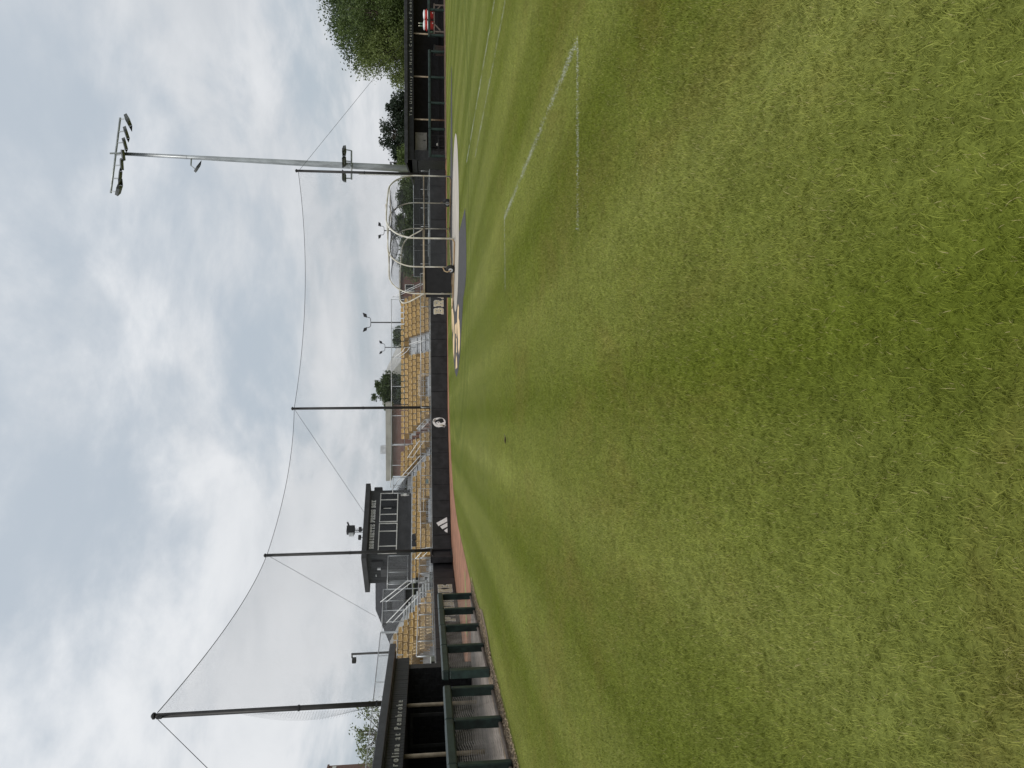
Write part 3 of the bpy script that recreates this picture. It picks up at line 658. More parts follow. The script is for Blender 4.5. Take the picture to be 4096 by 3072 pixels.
# D: rows parallel to the angled wall, left of the press box; A: rows along the left wall
FD = frame(-11.0, 40.2, 45.0); spD = lambda k: (-(3+(k+1)//2)*PITCHS-0.1, -0.3 if k == 0 else 0.1 if k == 1 else 0.35)
FDo = lambda s, n, z: FD(s, n-OFF, z)
stD = stand('grandstand', 'aluminium stand under the gold seats left of the press box stairs', FDo, range(7), spD)
FE = frame(-11.35, 34.4, 90.0); FEo = lambda s, n, z: FE(s, (n-OFF)*0.9, z)
stE = stand('grandstand', 'aluminium stand under the gold seats beside the left dugout', FEo, range(6), lambda k: (-0.2, 3.9))
for k in range(7):
    a, b = spC(k); sh = (0.0, 0.23)[k % 2]
    SL, SR = 'section left of silver stairs', 'section right of silver stairs'
    if k < 2: seat_row(FC, 4, k, a, 1.0, 'corner section before the far platform'); seat_row(FC, 4, k, 2.5, 4.45, SL)
    elif k < 6: seat_row(FC, 4, k, a, 4.5-0.02*k, SL, sh*0.6)
    else: seat_row(FC, 4, k, a, b, 'top row of the far section')
    if k < 6: seat_row(FC, 4, k, 5.85, b, SR, 0)
    if k < 2: seat_row(FB, 37.3, k, 0.9, 3.5, 'left of the platform under press box'); seat_row(FB, 37.3, k, 5.2, 8.35, 'right of the platform under press box')
    elif k < 4: seat_row(FB, 37.3, k, 0.35, 8.3, 'below the press box', 0.0, (5, 6) if k == 3 else ())
    seat_row(FB, 37.3, k, 9.55, spB(k)[1]-0.35, 'corner section right of press box')
    seat_row(FDo, 45, k, spD(k)[0]+0.1, 0.0, 'left of press box stairs')
    if k < 6: seat_row(FEo, 90, k, 0.2 if k < 2 else 1.6, 3.9-(0.0 if k > 2 else 0.2), 'beside the left dugout', 0, (), OFF)
# stairs in the gaps
def stairs(F, s0, s1, n0, kmax, label, i0=0):
    o = thing('stairs', label, 'stairs', F((s0+s1)/2, n0, 0)); st = kmax*2
    for i in range(i0, st):
        z = ZF0+RISE/2*i-0.02; n = n0+RUN/2*i
        part('step', MB().bevbox(s0, s1, n-0.02, n+0.33, z, z+0.1, 0.012, 0, F), ALU, o)
    sd = MB(); na, za = n0-0.05+RUN/2*i0, ZF0+RISE/2*i0
    for s in (s0-0.03, s1+0.005):
        c = [F(s, na, za-0.25), F(s+0.025, na, za-0.25), F(s+0.025, n0+RUN/2*st, ZF0+RISE/2*st-0.25), F(s, n0+RUN/2*st, ZF0+RISE/2*st-0.25),
             F(s, na, za-0.04), F(s+0.025, na, za-0.04), F(s+0.025, n0+RUN/2*st, ZF0+RISE/2*st-0.04), F(s, n0+RUN/2*st, ZF0+RISE/2*st-0.04)]
        sd.quadbox(c)
    part('stringer', sd, GALV, o)
    return o
stairs(FC, 4.6, 5.75, 1.75, 5, 'silver aluminium stairs climbing through the far gold seats')
stairs(FB, 8.5, 9.45, 1.75, 6, 'silver stairs beside the railings right of the press box')
stairs(frame(-11.0, 40.2, 45), 0.42, 1.5, -0.2, 7, 'silver stairs left of the press box', 4)
def handrail(F, pts, label, posts, drop=0.35):
    o = thing('handrail', label, 'handrail', F(*[(pts[0][i]+pts[-1][i])/2 if i < 2 else min(p[2] for p in pts)-0.9 for i in range(3)]))
    part('upper_pipe', pipe(MB(), F, pts, 0.026), WHITEP, o, True)
    part('lower_pipe', pipe(MB(), F, [(a, b, c-drop) for a, b, c in pts], 0.022), WHITEP, o, True)
    for p in posts:
        part('post', pipe(MB(), F, [(p[0], p[1], p[2]), (p[0], p[1], p[3])], 0.024), GALV, o, True)
    return o
h = lambda n: ZF0+(n-1.75)*RISE/RUN+0.92
handrail(FC, [(5.15, 2.0, h(2.0)), (5.15, 4.5, h(4.5))], 'lower white handrail on the silver stairs of the far section', [(5.15, 2.1, 0.85, h(2.1)), (5.15, 4.4, 1.8, h(4.4))])
handrail(FC, [(5.0, 5.3, h(5.3)), (4.75, 5.9, h(5.9)), (4.4, 7.4, h(7.4)+.1)], 'upper white handrail on the silver stairs of the far section', [(5.0, 5.4, 2.2, h(5.4)), (4.4, 7.3, 2.7, h(7.3)+.1)])
handrail(FC, [(9.35, 2.0, 1.9), (9.35, 7.5, 4.25)], 'long white handrail down the right end of the far seats', [(9.35, 2.1, 0.7, 1.95), (9.35, 4.8, 1.6, 3.1), (9.35, 7.4, 2.6, 4.2)], 0.3)
handrail(FB, [(8.45, 2.2, 1.95), (8.45, 5.6, 3.6), (8.2, 7.2, 4.3)], 'white handrail on the left side of the stairs right of press box', [(8.45, 2.3, 0.9, 2.0), (8.45, 4.6, 1.9, 3.1), (8.2, 7.1, 2.6, 4.25)])
handrail(FB, [(9.5, 1.9, 2.0), (9.5, 2.6, 2.3), (9.5, 4.2, 2.9)], 'short white handrail at the foot of the stairs right of press box', [(9.5, 2.0, 0.8, 2.0), (9.5, 4.1, 1.8, 2.85)])
handrail(FB, [(10.5, 0.75, 1.6), (10.1, 1.3, 2.2)], 'bent white handrail near the round emblem', [(10.5, 0.75, 0.75, 1.6), (10.1, 1.3, 0.75, 2.2)])
handrail(FB, [(0.75, 0.8, 1.6), (0.35, 1.5, 2.25)], 'bent white handrail beside the dark pole left of press box', [(0.75, 0.8, 0.75, 1.6), (0.35, 1.5, 0.75, 2.25)])
F9 = frame(-10.75, 40.55, 45)
handrail(F9, [(1.4, 2.2, 2.6), (1.4, 4.6, 4.3)], 'long white handrail sloping up left of the press box', [(1.4, 2.3, 1.5, 2.65), (1.4, 4.5, 2.6, 4.2)])
handrail(F9, [(0.1, 1.6, 2.3), (0.1, 4.7, 3.9)], 'white handrail along the top seats left of the press box', [(0.1, 1.7, 1.4, 2.35), (0.1, 4.6, 2.6, 3.85)])
# platforms (aluminium wheelchair bays) in the two gaps
def platform(F, s0, s1, num, label):
    o = thing('seating_platform', label, 'platform', F((s0+s1)/2, 1.9, 0))
    part('deck', MB().box(s0, s1, 1.2, 2.7, 0.94, 1.0, 0, F), ALU, o)
    part('front_panel', MB().box(s0, s1, 1.14, 1.198, 0.5, 1.32, 0, F), ALU, o)
    for i in range(3): part('plank', MB().bevbox(s0, s1, 2.66, 2.70, 1.02+0.13*i, 1.135+0.13*i, 0.008, 0, F), ALU, o)
    fr = MB(); pipe(fr, F, [(s0, 1.16, 0.9), (s0, 1.16, 2.02), (s1, 1.16, 2.02), (s1, 1.16, 0.9)], 0.025); pipe(fr, F, [(s0, 1.16, 1.72), (s1, 1.16, 1.72)], 0.02)
    part('guard_rail', fr, WHITEP, o, True)
    sg = part('number_plate', MB().box(s0+0.55, s0+0.85, 1.12, 1.137, 1.19, 1.31, 0, F), LETW, o)
    Fn = lambda s, n, z: F(s, 1.118+n, z)
    glyph_text(num, Fn, s0+0.60, 0.2, 1.21, 0.085, 0.004, o, BLACKM)
    for s in (s0+0.05, s1-0.05): part('leg', MB().box(s-0.03, s+0.03, 2.3, 2.36, 0, 0.94, 0, F), GALV, o)
platform(FC, 1.0, 2.5, '12', 'silver seating platform in the far section')
platform(FB, 3.5, 5.2, '10', 'silver seating platform below the press box')
# back fences
fence('back_fence', FC, -2.6, 9.2, 3.2, 4.28, 'tall chain link fence behind the top row of the far seats', 7.6, 2.4, foot=0.0)
fence('back_fence', FB, 9.0, 12.9, 3.2, 4.28, 'chain link fence behind the corner seats right of press box', 7.6, 2.0, foot=0.0)
FG = frame(-14.55, 43.9, 257.5)
fence('back_fence', FG, 0, 34, 3.15, 4.25, 'long chain link fence above the left dugout roof', 0, 2.4, foot=0.0, cell=0.075)
fence('back_fence', frame(-14.6, 44.0, 47), 0, 2.9, 2.9, 4.2, 'dark chain link fence behind the seats left of press box', 0.0, 1.45, foot=0.0)
mb = MB().box(-0.18, 0.18, -0.008, 0.0, 0, 0.2, 0, lambda x, y, z: FB(6.0+x, 1.62+y, 1.38+z))
obj('cloth', mb, M('teal_cloth', (0.22, 0.30, 0.29), 0.8), 'pale teal cloth hanging among the gold seats below press box', 'cloth')

# ------------------------------------------------------------------ press box
FP = frame(-11.65, 51.0, 45.0); PW, PD, PZ0, PZ1 = 5.5, 3.6, 2.68, 5.72
pb = thing('press_box', 'charcoal press box with white framed windows above the gold seats', 'press box', FP(PW/2, PD/2, 0))
part('wall', MB().box(0, PW, 0, PD, PZ0, PZ1, 0, FP), CHAR, pb)
part('skirt_board', MB().box(-0.03, PW+0.03, -0.03, PD, PZ0-0.1, PZ0+0.16, 0, FP), CHAR, pb)
rf = part('roof', MB().box(-0.45, PW+0.3, -0.45, PD+0.4, PZ1+0.002, PZ1+0.10, 0, FP), CHAR, pb)
part('fascia', MB().bevbox(-0.47, PW+0.32, -0.47, PD+0.42, PZ1-0.14, PZ1+0.20, 0.015, 0, FP).box(0, 0.01, 0, 0.01, PZ1, PZ1+0.01, 0, FP), CHAR, rf)
for i in range(18):    # board and batten siding on the left side
    n = 0.1+i*0.195
    part('batten', MB().box(-0.022, 0.0, n, n+0.035, PZ0+0.17, PZ1-0.15, 0, FP), CHAR, pb)
for s0, s1, mul in ((0.15, 2.57, (0.71, 1.93)), (2.73, 5.19, (3.35, 4.62))):
    z0, z1 = 3.58, 4.87; xs = [s0, *mul, s1]
    wn = part('window', MB().box(s0, s1, -0.05, 0.0, z0, z0+0.06, 0, FP).box(s0, s1, -0.052, 0.0, z1-0.06, z1, 0, FP), WINF, pb)
    for x in xs: part('mullion', MB().box(x-0.03, x+0.03, -0.06, 0.0, z0-0.003, z1+0.003, 0, FP), WINF, wn)
    for a, b in zip(xs, xs[1:]): part('pane', MB().box(a+0.03, b-0.03, -0.022, -0.002, z0+0.06, z1-0.06, 0, FP), GLASS, wn)
part('blind_rod', MB().box(3.85, 3.9, -0.035, -0.0225, 4.05, 4.6, 0, FP), WINF, pb)
slab_text('ROBINETTE PRESS BOX', FP, 0.55, 4.1, 5.16, 0.31, 0.02, pb, LETW, None, 0.2)
sp = part('loudspeaker', MB().bevbox(PW+0.02, PW+0.42, 0.1, 0.7, 4.75, 5.35, 0.04, 0, FP), BLACKM, pb)
jb = MB().box(4.95, 5.15, -0.09, 0, 2.98, 3.2, 0, FP)
cb_ = part('junction_box', jb, WINF, pb)
for x in (4.98, 5.08):
    for a, b in ((2.78, 2.98), (3.2, 3.4)): part('conduit', MB().box(x-0.012, x+0.012, -0.04, 0, a, b, 0, FP), WINF, cb_)
part('side_door', MB().bevbox(-0.03, 0.0, 1.75, 2.75, PZ0+0.17, 4.75, 0.01, 0, FP), M('charcoal_door', (0.06, 0.06, 0.062), 0.4), pb)
lv = part('louvre_vent', MB().box(-0.12, -0.023, 0.55, 1.3, 4.55, 5.3, 0, FP), BLACKM, pb)
for i in range(7): part('louvre_slat', MB().box(-0.15, -0.1205, 0.57, 1.28, 4.6+i*0.1, 4.64+i*0.1, 0, FP), BLACKM, lv)
part('wall_lamp', MB().box(-0.16, -0.023, 1.38, 1.6, 4.72, 4.95, 0, FP), ALU, pb)
part('round_lamp', MB().lathe([(0.09, 0), (0.09, 0.05), (0.05, 0.08)], FP(-0.03, 2.5, 5.05), 10), LETW, pb)
ms = thing('camera_mast', 'black box and camera on a lattice mast on press box roof', 'mast', FP(2.4, 0.5, PZ1+0.2))
la = MB()
for dx, dy in ((-.1, -.1), (.1, -.1), (.1, .1), (-.1, .1)): la.tube([FP(2.4+dx, 0.5+dy, PZ1+0.2), FP(2.4+dx*.8, 0.5+dy*.8, PZ1+0.85)], 0.014, 4)
for i in range(5):
    z = PZ1+0.22+i*0.12; la.tube([FP(2.3, 0.4, z), FP(2.5, 0.4, z+0.12)], 0.01, 4); la.tube([FP(2.5, 0.6, z), FP(2.3, 0.6, z+0.12)], 0.01, 4)
part('lattice', la, BLACKM, ms, kind='stuff')
part('equipment_box', MB().bevbox(2.2, 2.75, 0.3, 0.7, PZ1+0.86, PZ1+1.42, 0.02, 0, FP), BLACKM, ms)
part('antenna_panel', MB().bevbox(1.98, 2.17, 0.35, 0.6, PZ1+0.9, PZ1+1.25, 0.02, 0, FP), ALU, ms)
part('camera', MB().tube([FP(2.85, 0.5, PZ1+1.3), FP(3.05, 0.35, PZ1+1.4)], 0.06, 10).tube([FP(2.72, 0.5, PZ1+1.2), FP(2.85, 0.5, PZ1+1.3)], 0.03, 6), BLACKM, ms)
for x, lb in ((1.95, 'black floodlight on the press box roof, nearer the mast'), (1.3, 'black floodlight on the press box roof, farther from the mast')):
    fl = thing('roof_floodlight', lb, 'floodlight', FP(x, -0.3, PZ1+0.2))
    part('yoke', MB().tube([FP(x, -0.3, PZ1+0.2), FP(x, -0.3, PZ1+0.3)], 0.02, 6), BLACKM, fl)
    part('housing', MB().bevbox(x-0.16, x+0.16, -0.42, -0.2, PZ1+0.3, PZ1+0.5, 0.03, 0, FP), BLACKM, fl)
dk = thing('press_box_deck', 'aluminium deck edge that carries the press box and its fences', 'deck', FB(4, 5.4, 0))
part('deck_slab', MB().box(0.1, 8.3, 4.82, 9.2, 2.46, 2.55, 0, FB), ALU, dk)
for s in (0.3, 2.9, 5.5, 8.1):
    for n in (5.0, 9.0): part('deck_leg', MB().box(s-0.06, s+0.06, n-0.06, n+0.06, 0, 2.46, 0, FB), GALV, dk)
for i in range(3): part('edge_plank', MB().bevbox(0.1, 8.3, 4.78, 4.815, 2.28+0.11*i, 2.38+0.11*i, 0.01, 0, FB), ALU, dk)
fence('deck_fence', FB, 7.0, 8.3, 2.6, 3.95, 'chain link fence on the deck just right of press box', 4.95, 0.65, cell=0.14)
fence('deck_fence', FB, -0.2, 2.15, 2.75, 4.15, 'chain link fence panel on the deck just left of press box', 4.9, 1.15)
fence('deck_fence', frame(-13.2, 49.5, 100), 0, 2.6, 2.75, 4.1, 'chain link fence turning the corner of the press box deck', 0.0, 1.3)

# ------------------------------------------------------------------ poles and safety netting
PP = [(-11.72, 27.5), (-10.28, 46.02), (-1.62, 52.6), (15.25, 53.85)]; PH = [11.15, 11.2, 10.7, 10.55]
SAG = [0.45, 0.38, 0.62]
lab = ['tall dark net pole nearest, above the left dugout roof', 'tall dark net pole beside the press box', 'tall dark net pole in the middle behind the round emblem', 'tall dark net pole beside the silver floodlight pole']
for (x, y), hh, lb in zip(PP, PH, lab):
    o = thing('net_pole', lb, 'pole', (x, y, 0), 'net poles')
    part('shaft', MB().tube([(x, y, 0), (x, y, hh)], [0.10, 0.088], 14), POLEB, o, True)
    part('pole_cap', MB().lathe([(0.12, 0), (0.12, 0.06), (0.05, 0.12)], (x, y, hh), 12), POLEB, o)
    for z in (hh*0.55, hh*0.3): part('clamp_band', MB().lathe([(0.115, 0), (0.115, 0.06)], (x, y, z), 12), BLACKM, o)
    part('pulley', MB().box(x-0.03, x+0.03, y-0.22, y-0.09, hh-0.3, hh-0.12), BLACKM, o)
def sagtop(i, u): return PH[i]-0.1+(PH[i+1]-PH[i])*u-SAG[i]*4*u*(1-u)
nlab = ['black safety net between the nearest pole and the press box pole', 'black safety net before the press box and corner seats', 'black safety net above the far seats and batting cage']
for i in range(3):
    a, b = Vector((*PP[i], 0)), Vector((*PP[i+1], 0)); L = (b-a).length; o = thing('safety_net', nlab[i], 'net', tuple((a+b)/2+Vector((0, 0, 1.2))), 'safety nets')
    z0 = 1.25 if i else 2.3; side = (b-a).normalized().cross(Vector((0, 0, 1)))
    def P(u, v):
        q = a.lerp(b, u)+side*(0.12+0.10*sin(u*9+v*4)*sin(pi*u)*(1-abs(2*v-1))); q.z = z0+(sagtop(i, u)-z0)*v; return q
    mb = MB(); nh = int((PH[i]-z0)/0.05); nv = int(L/0.05); seg = 14
    for j in range(nh): mb.tube([P(k/seg, j/nh) for k in range(seg+1)], 0.0014, 3, cap=False)
    for j in range(nv+1): mb.tube([P(j/nv, k/6) for k in range(7)], 0.0014, 3, cap=False)
    part('mesh', mb, NETM, o, kind='stuff')
    part('top_cable', MB().tube([P(k/24, 1.0) for k in range(25)], 0.016, 5), BLACKM, o)
    part('bottom_rope', MB().tube([P(k/24, 0.0) for k in range(25)], 0.010, 4), BLACKM, o)
mb = MB()
for j in range(16): mb.tube([(-11.80-(0.05+0.02*j)*sin(t_/8*pi), 27.42, 3.0+j*0.05+t_/8*4.4) for t_ in range(9)], 0.0014, 3, cap=False)
for j in range(40): mb.tube([(-11.80, 27.42, 3.3+j*0.1), (-11.80-0.36*sin(min(1, j/40)*pi), 27.42, 3.42+j*0.1)], 0.0025, 3, cap=False)
obj('net_tail', mb, NETM, 'gathered end of the net bulging left of the nearest pole', 'net', kind='stuff')
def guy(a, b, label): obj('guy_cable', MB().tube([a, b], 0.012, 5), BLACKM, label, 'cable', 'guy cables')
guy((-11.75, 27.45, 11.1), (-16.9, 23.4, 3.4), 'guy cable running down left from the nearest net pole')
guy((-10.3, 46.1, 11.1), (-19.2, 62.0, 5.75), 'guy cable from the press box net pole to the shingled roof')
guy((-1.7, 52.7, 10.6), (-9.6, 55.4, 6.0), 'guy cable from the middle net pole to the press box')
guy((15.3, 53.9, 10.4), (27.6, 58.5, 2.6), 'guy cable from the right net pole to the right dugout')

# ------------------------------------------------------------------ dugouts
def rail_section(name, F, xs, label, zt=1.17, wide=None, mesh=True, netm=None):
    o = thing(name, label, 'railing', F((xs[0]+xs[-1])/2, 0, 0))
    for i, x in enumerate(xs):
        e = 0.105 if wide == i else 0.075
        part('post_pad', MB().bevbox(x-e, x+e, -0.10, 0.10, 0.03, zt-0.182, 0.02, 0, F), GREENPAD, o)
    cuts = list(xs)
    for a, b in zip(cuts, cuts[1:]):
        a2 = a-(0.11 if a == cuts[0] else 0); b2 = b+(0.11 if b == cuts[-1] else 0); k = random.uniform(-0.006, 0.006)
        part('rail_pad', MB().bevbox(a2+0.004, b2-0.004, -0.115+k, 0.115+k, zt-0.18, zt+k, 0.03, 0, F), GREENPAD, o)
    part('base_pipe', MB().tube([F(xs[0], 0, 0.07), F(xs[-1], 0, 0.07)], 0.035, 8), M('brown_base_pipe', (0.16, 0.125, 0.10), 0.6), o, True)
    if mesh:
        L = xs[-1]-xs[0]; mb = MB(); nh = 20; nv = int(L/0.055)
        def P(s, v):
            w = 0.016*sin(s*5.1+v*3)+0.01*sin(s*13+v*7); return F(s, 0.10+0.02*sin(s*3+v*6), 0.1+v*(zt-0.3)+w)
        for j in range(nh+1): mb.tube([P(xs[0]+L*k/(nv//2), j/nh) for k in range(nv//2+1)], 0.0042, 3, cap=False)
        for j in range(nv+1): mb.tube([P(xs[0]+L*j/nv, k/5) for k in range(6)], 0.0022, 3, cap=False)
        part('net', mb, netm or M('pale_net_twine', (0.26, 0.245, 0.22), 0.8), o, kind='stuff')
    return o
FR = frame(-6.72, 12.0, 91.75)       # s runs away from the camera, n to the left
rail_section('dugout_railing', FR, [-1.0, 0.95, 2.82, 4.5], 'green padded dugout railing nearest the camera at left', 1.17)
rail_section('dugout_railing', FR, [5.62, 7.45, 9.25, 11.0, 12.78], 'green padded dugout railing beyond the opening at left', 1.17, 0)
def dugout(name, F, L0, L1, depth, label, zlo, zband, ztop, planks, text, text_at, cols, back=0.62, sg=1):
    d = thing(name, label, 'dugout', F((L0+L1)/2, depth/2, 0))
    part('back_wall', MB().box(L0, L1, depth-0.2, depth, 0, zlo+0.08, 0, F), DUGIN, d)
    part('fascia_backing', MB().box(L0, L1, 0.03, 0.12, zlo, zband, 0, F), DUGB, d)
    if planks:
        n = int((L1-L0)/0.165)
        for i in range(n):
            a = L0+(L1-L0)*i/n; k = random.uniform(0, 0.006)
            part('plank', MB().bevbox(a+0.004, a+(L1-L0)/n-0.004, -k, 0.028, zlo-0.01, zband, 0.006, 0, F), DUGB, d)
    else:
        n = 5
        for i in range(n):
            a = L0+(L1-L0)*i/n; part('fascia_panel', MB().box(a+0.004, a+(L1-L0)/n-0.004, 0, 0.028, zlo-0.01, zband, 0, F), DUGB, d)
    rf = MB().quadbox([F(L0-0.35, -0.28, ztop-0.10), F(L1+0.45, -0.28, ztop-0.10), F(L1+0.45, depth+0.3, ztop-back-0.10), F(L0-0.35, depth+0.3, ztop-back-0.10),
                       F(L0-0.35, -0.28, ztop), F(L1+0.45, -0.28, ztop), F(L1+0.45, depth+0.3, ztop-back), F(L0-0.35, depth+0.3, ztop-back)])
    r = part('roof', rf, ROOFM, d)
    part('gutter', MB().bevbox(L0-0.37, L1+0.47, -0.36, -0.24, zband+0.01, ztop+0.012, 0.012, 0, F), ROOFM, r)
    part('soffit', MB().box(L0, L1, -0.235, 0.03, zband-0.012, zband+0.018, 0, F), ROOFM, r)
    glyph_text(text, F, text_at[0], text_at[1], zlo+0.11, 0.19, 0.03, d, M('cream_letter', (0.70, 0.68, 0.62), 0.45))
    for s in cols: part('column', MB().tube([F(s, 0.25, 0.012), F(s, 0.25, zlo-0.001)], 0.058, 12), TAN, d, True)
    part('ceiling', MB().box(L0, L1, 0.125, depth-0.2, zlo+0.02, zlo+0.07, 0, F), DUGIN, d)
    part('bench', MB().box(L0+0.6, L1-0.6, depth-0.75, depth-0.3, 0.40, 0.46, 0, F), DUGIN, d)
    return d
def blocks(d, F, s0, s1, n0, n1, z1, mat):
    # block pier: courses of concrete blocks, running bond
    k = int(z1/0.2); c = 0.4
    for j in range(k):
        x = n0-(0.2 if j % 2 else 0)
        while x < n1-0.02:
            a, b = max(n0, x), min(n1, x+c)
            if b-a > 0.03: part('block', MB().bevbox(s0, s1, a+0.004, b-0.004, j*0.2+0.004, (j+1)*0.2-0.003, 0.006, 0, F), mat, d)
            x += c
    part('mortar', MB().box(s0+0.012, s1-0.012, n0+0.012, n1-0.012, 0, k*0.2-0.01, 0, F), M('dark_mortar', (0.05, 0.05, 0.05), 0.9), d)
BLOCKM = M('black_painted_block', (0.018, 0.018, 0.019), 0.5, var=0.3, scale=8, bump=0.2)
FL = frame(-9.3, 4.0, 90.6)          # left dugout, n to the left (away from the field)
dl = dugout('dugout', FL, 0.0, 22.0, 3.6, 'black dugout at left with cream lettering on planked fascia', 2.14, 2.60, 2.82, True,
            'The University of North Carolina at Pembroke', (8.6, 9.75), (2.2, 5.5, 8.8, 12.2, 15.45, 18.6), 0.3)
blocks(dl, FL, 21.35, 21.75, 0.14, 3.4, 2.25, BLOCKM)
part('inner_door_frame', MB().box(20.2, 20.24, 1.2, 1.3, 0, 2.0, 0, FL).box(20.2, 20.24, 2.2, 2.3, 0, 2.0, 0, FL).box(20.2, 20.24, 1.2, 2.3, 2.0, 2.08, 0, FL), M('dim_grey_paint', (0.05, 0.05, 0.05), 0.5), dl)
FQ = frame(16.2, 53.5, 4.7)
dr = dugout('dugout', FQ, 0.0, 18.0, 4.0, 'black dugout at the far right with small cream lettering', 2.30, 2.70, 2.93, False,
            'The University of North Carolina at Pembroke', (3.24, 9.55), (3.1, 6.33, 9.6, 12.9), 0.5)
blocks(dr, FQ, 0.0, 0.3, 0.14, 3.9, 2.05, BLOCKM)
part('side_wall_panel', MB().box(-0.02, -0.002, 0.0, 4.0, 2.06, 2.42, 0, FQ), DUGB, dr)
part('side_wall_front', MB().box(0.0, 0.75, 0.125, 0.17, 0.0, 2.28, 0, FQ), BLOCKM, dr)
FQR = frame(16.33, 51.9, 4.7)
rail_section('dugout_railing', FQR, [-0.35, 1.58, 3.48, 5.35, 7.25], 'green padded railing left of the opening at the far dugout', 1.24, netm=BLACKM)
rail_section('dugout_railing', FQR, [8.46, 10.34, 12.2, 14.1], 'green padded railing right of the opening at the far dugout', 1.24, netm=BLACKM)
part('clay_curb', MB().box(-0.6, 16, -0.3, -0.14, 0.0, 0.09, 0, FQR), M('brown_curb', (0.20, 0.13, 0.10), 0.9), dr)
# things in the far dugout
wbd = thing('whiteboard', 'grey whiteboard on the wall of the far dugout', 'whiteboard', FQ(2.0, 1.0, 1.1))
part('board', MB().bevbox(1.05, 2.45, 1.0, 1.04, 1.35, 2.2, 0.01, 0, FQ), M('dull_whiteboard', (0.30, 0.29, 0.26), 0.4), wbd)
part('stand_leg', MB().box(1.2, 1.25, 1.041, 1.08, 0.012, 1.9, 0, FQ), BLACKM, wbd); part('stand_leg', MB().box(2.25, 2.3, 1.041, 1.08, 0.012, 1.9, 0, FQ), BLACKM, wbd)
part('board_clip', MB().tube([FQ(1.85, 0.985, 1.45), FQ(1.85, 0.985, 1.6)], 0.03, 6), BLACKM, wbd)
WOOD = M('weathered_wood', (0.22, 0.18, 0.15), 0.8, var=0.2, scale=8, stretch=(1, 1, 6))
FT = lambda s, n, z: FQ(s, n-0.9, z)
tb = thing('wooden_table', 'weathered wooden table behind the far dugout railing', 'table', FT(10.2, 0.5, 0))
part('table_top', MB().bevbox(9.15, 11.35, 0.1, 0.75, 0.74, 0.81, 0.008, 0, FT), WOOD, tb)
for s in (9.25, 11.25):
    for n in (0.16, 0.69): part('leg', MB().box(s-0.04, s+0.04, n-0.04, n+0.04, 0.0, 0.74, 0, FT), WOOD, tb)
for s, q in ((9.3, 1), (11.2, -1)): part('brace', MB().quadbox([FT(s, 0.1, 0.35), FT(s+0.08*q, 0.1, 0.33), FT(s+0.08*q, 0.15, 0.33), FT(s, 0.15, 0.35), FT(s+0.4*q, 0.1, 0.735), FT(s+0.5*q, 0.1, 0.735), FT(s+0.5*q, 0.15, 0.735), FT(s+0.4*q, 0.15, 0.735)]), WOOD, tb)
RED = M('cooler_red', (0.50, 0.035, 0.03), 0.4, var=0.06); WHT = M('cooler_white', (0.75, 0.76, 0.76), 0.4, var=0.04)
for s, lb in ((9.85, 'red and white drink cooler on the table, left of two'), (10.62, 'red and white drink cooler on the table, right of two')):
    c = FT(s, 0.42, 0.812); o = thing('drink_cooler', lb, 'cooler', c)
    part('body', MB().lathe([(0.26, 0), (0.30, 0.05), (0.31, 0.45), (0.335, 0.50), (0.335, 0.60), (0.31, 0.62)], c, 24), RED, o, True)
    part('lid', MB().lathe([(0.33, 0.62), (0.34, 0.65), (0.33, 0.73), (0.12, 0.77)], c, 24), WHT, o, True)
    part('label_band', MB().lathe([(0.3125, 0.30), (0.3145, 0.46)], c, 24), WHT, o, True)
    part('handle', MB().box(c[0]-0.42, c[0]-0.33, c[1]-0.05, c[1]+0.05, c[2]+0.48, c[2]+0.54).box(c[0]+0.33, c[0]+0.42, c[1]-0.05, c[1]+0.05, c[2]+0.48, c[2]+0.54), RED, o)
    part('tap', MB().tube([(c[0], c[1]-0.28, c[2]+0.08), (c[0], c[1]-0.38, c[2]+0.08)], 0.03, 8), WHT, o)
BOT = M('bottle_green', (0.10, 0.18, 0.12), 0.3)
for s, n, z, lb in ((9.78, 0.42, 1.583, 'green sports bottle on the left cooler lid, left of two'), (9.98, 0.42, 1.583, 'green sports bottle on the left cooler lid, right of two'), (9.32, 0.35, 0.812, 'pale bottle on the table end by the tan column')):
    c = FT(s, n, z); o = thing('sports_bottle', lb, 'bottle', c)
    part('bottle_body', MB().lathe([(0.045, 0), (0.045, 0.2), (0.03, 0.23)], c, 12), BOT, o, True)
    part('bottle_cap', MB().lathe([(0.03, 0.231), (0.03, 0.28), (0.014, 0.33)], c, 10), TAGM, o, True)
c = FQ(7.85, -0.7, 0.012); tc_ = thing('trash_can', 'dark grey trash can in the far dugout opening', 'trash can', c)
part('can_body', MB().lathe([(0.30, 0), (0.36, 0.7), (0.39, 0.72), (0.39, 0.78)], c, 24), M('trash_grey', (0.085, 0.09, 0.10), 0.5), tc_, True)
part('liner', MB().lathe([(0.395, 0.70), (0.40, 0.80), (0.33, 0.83), (0.30, 0.72)], c, 24), M('black_liner', (0.02, 0.02, 0.022), 0.3), tc_)
for s, n, z, lb in ((0.95, 0.9, 1.35, 'pale cap or glove hanging left of the whiteboard'), (0.75, 0.95, 1.75, 'dim equipment bag on the upper shelf of the far dugout')):
    p = FQ(s, n, z); mb = MB().lathe([(0.10, 0), (0.17, 0.08), (0.15, 0.2), (0.05, 0.27)], p, 10); mb.box(p[0]-0.02, p[0]+0.25, p[1]-0.1, p[1]+0.05, p[2]+0.01, p[2]+0.04)
    obj('hanging_gear', mb, M('dull_gear', (0.14, 0.13, 0.11), 0.8), lb, 'gear')
sh = thing('gear_shelf', 'dark shelf of helmets at the left end of the far dugout', 'shelf', FQ(0.9, 1.3, 0))
for z in (0.5, 1.25, 1.62): part('shelf_board', MB().box(0.4, 1.5, 1.1, 1.5, z, z+0.04, 0, FQ), DUGIN, sh)
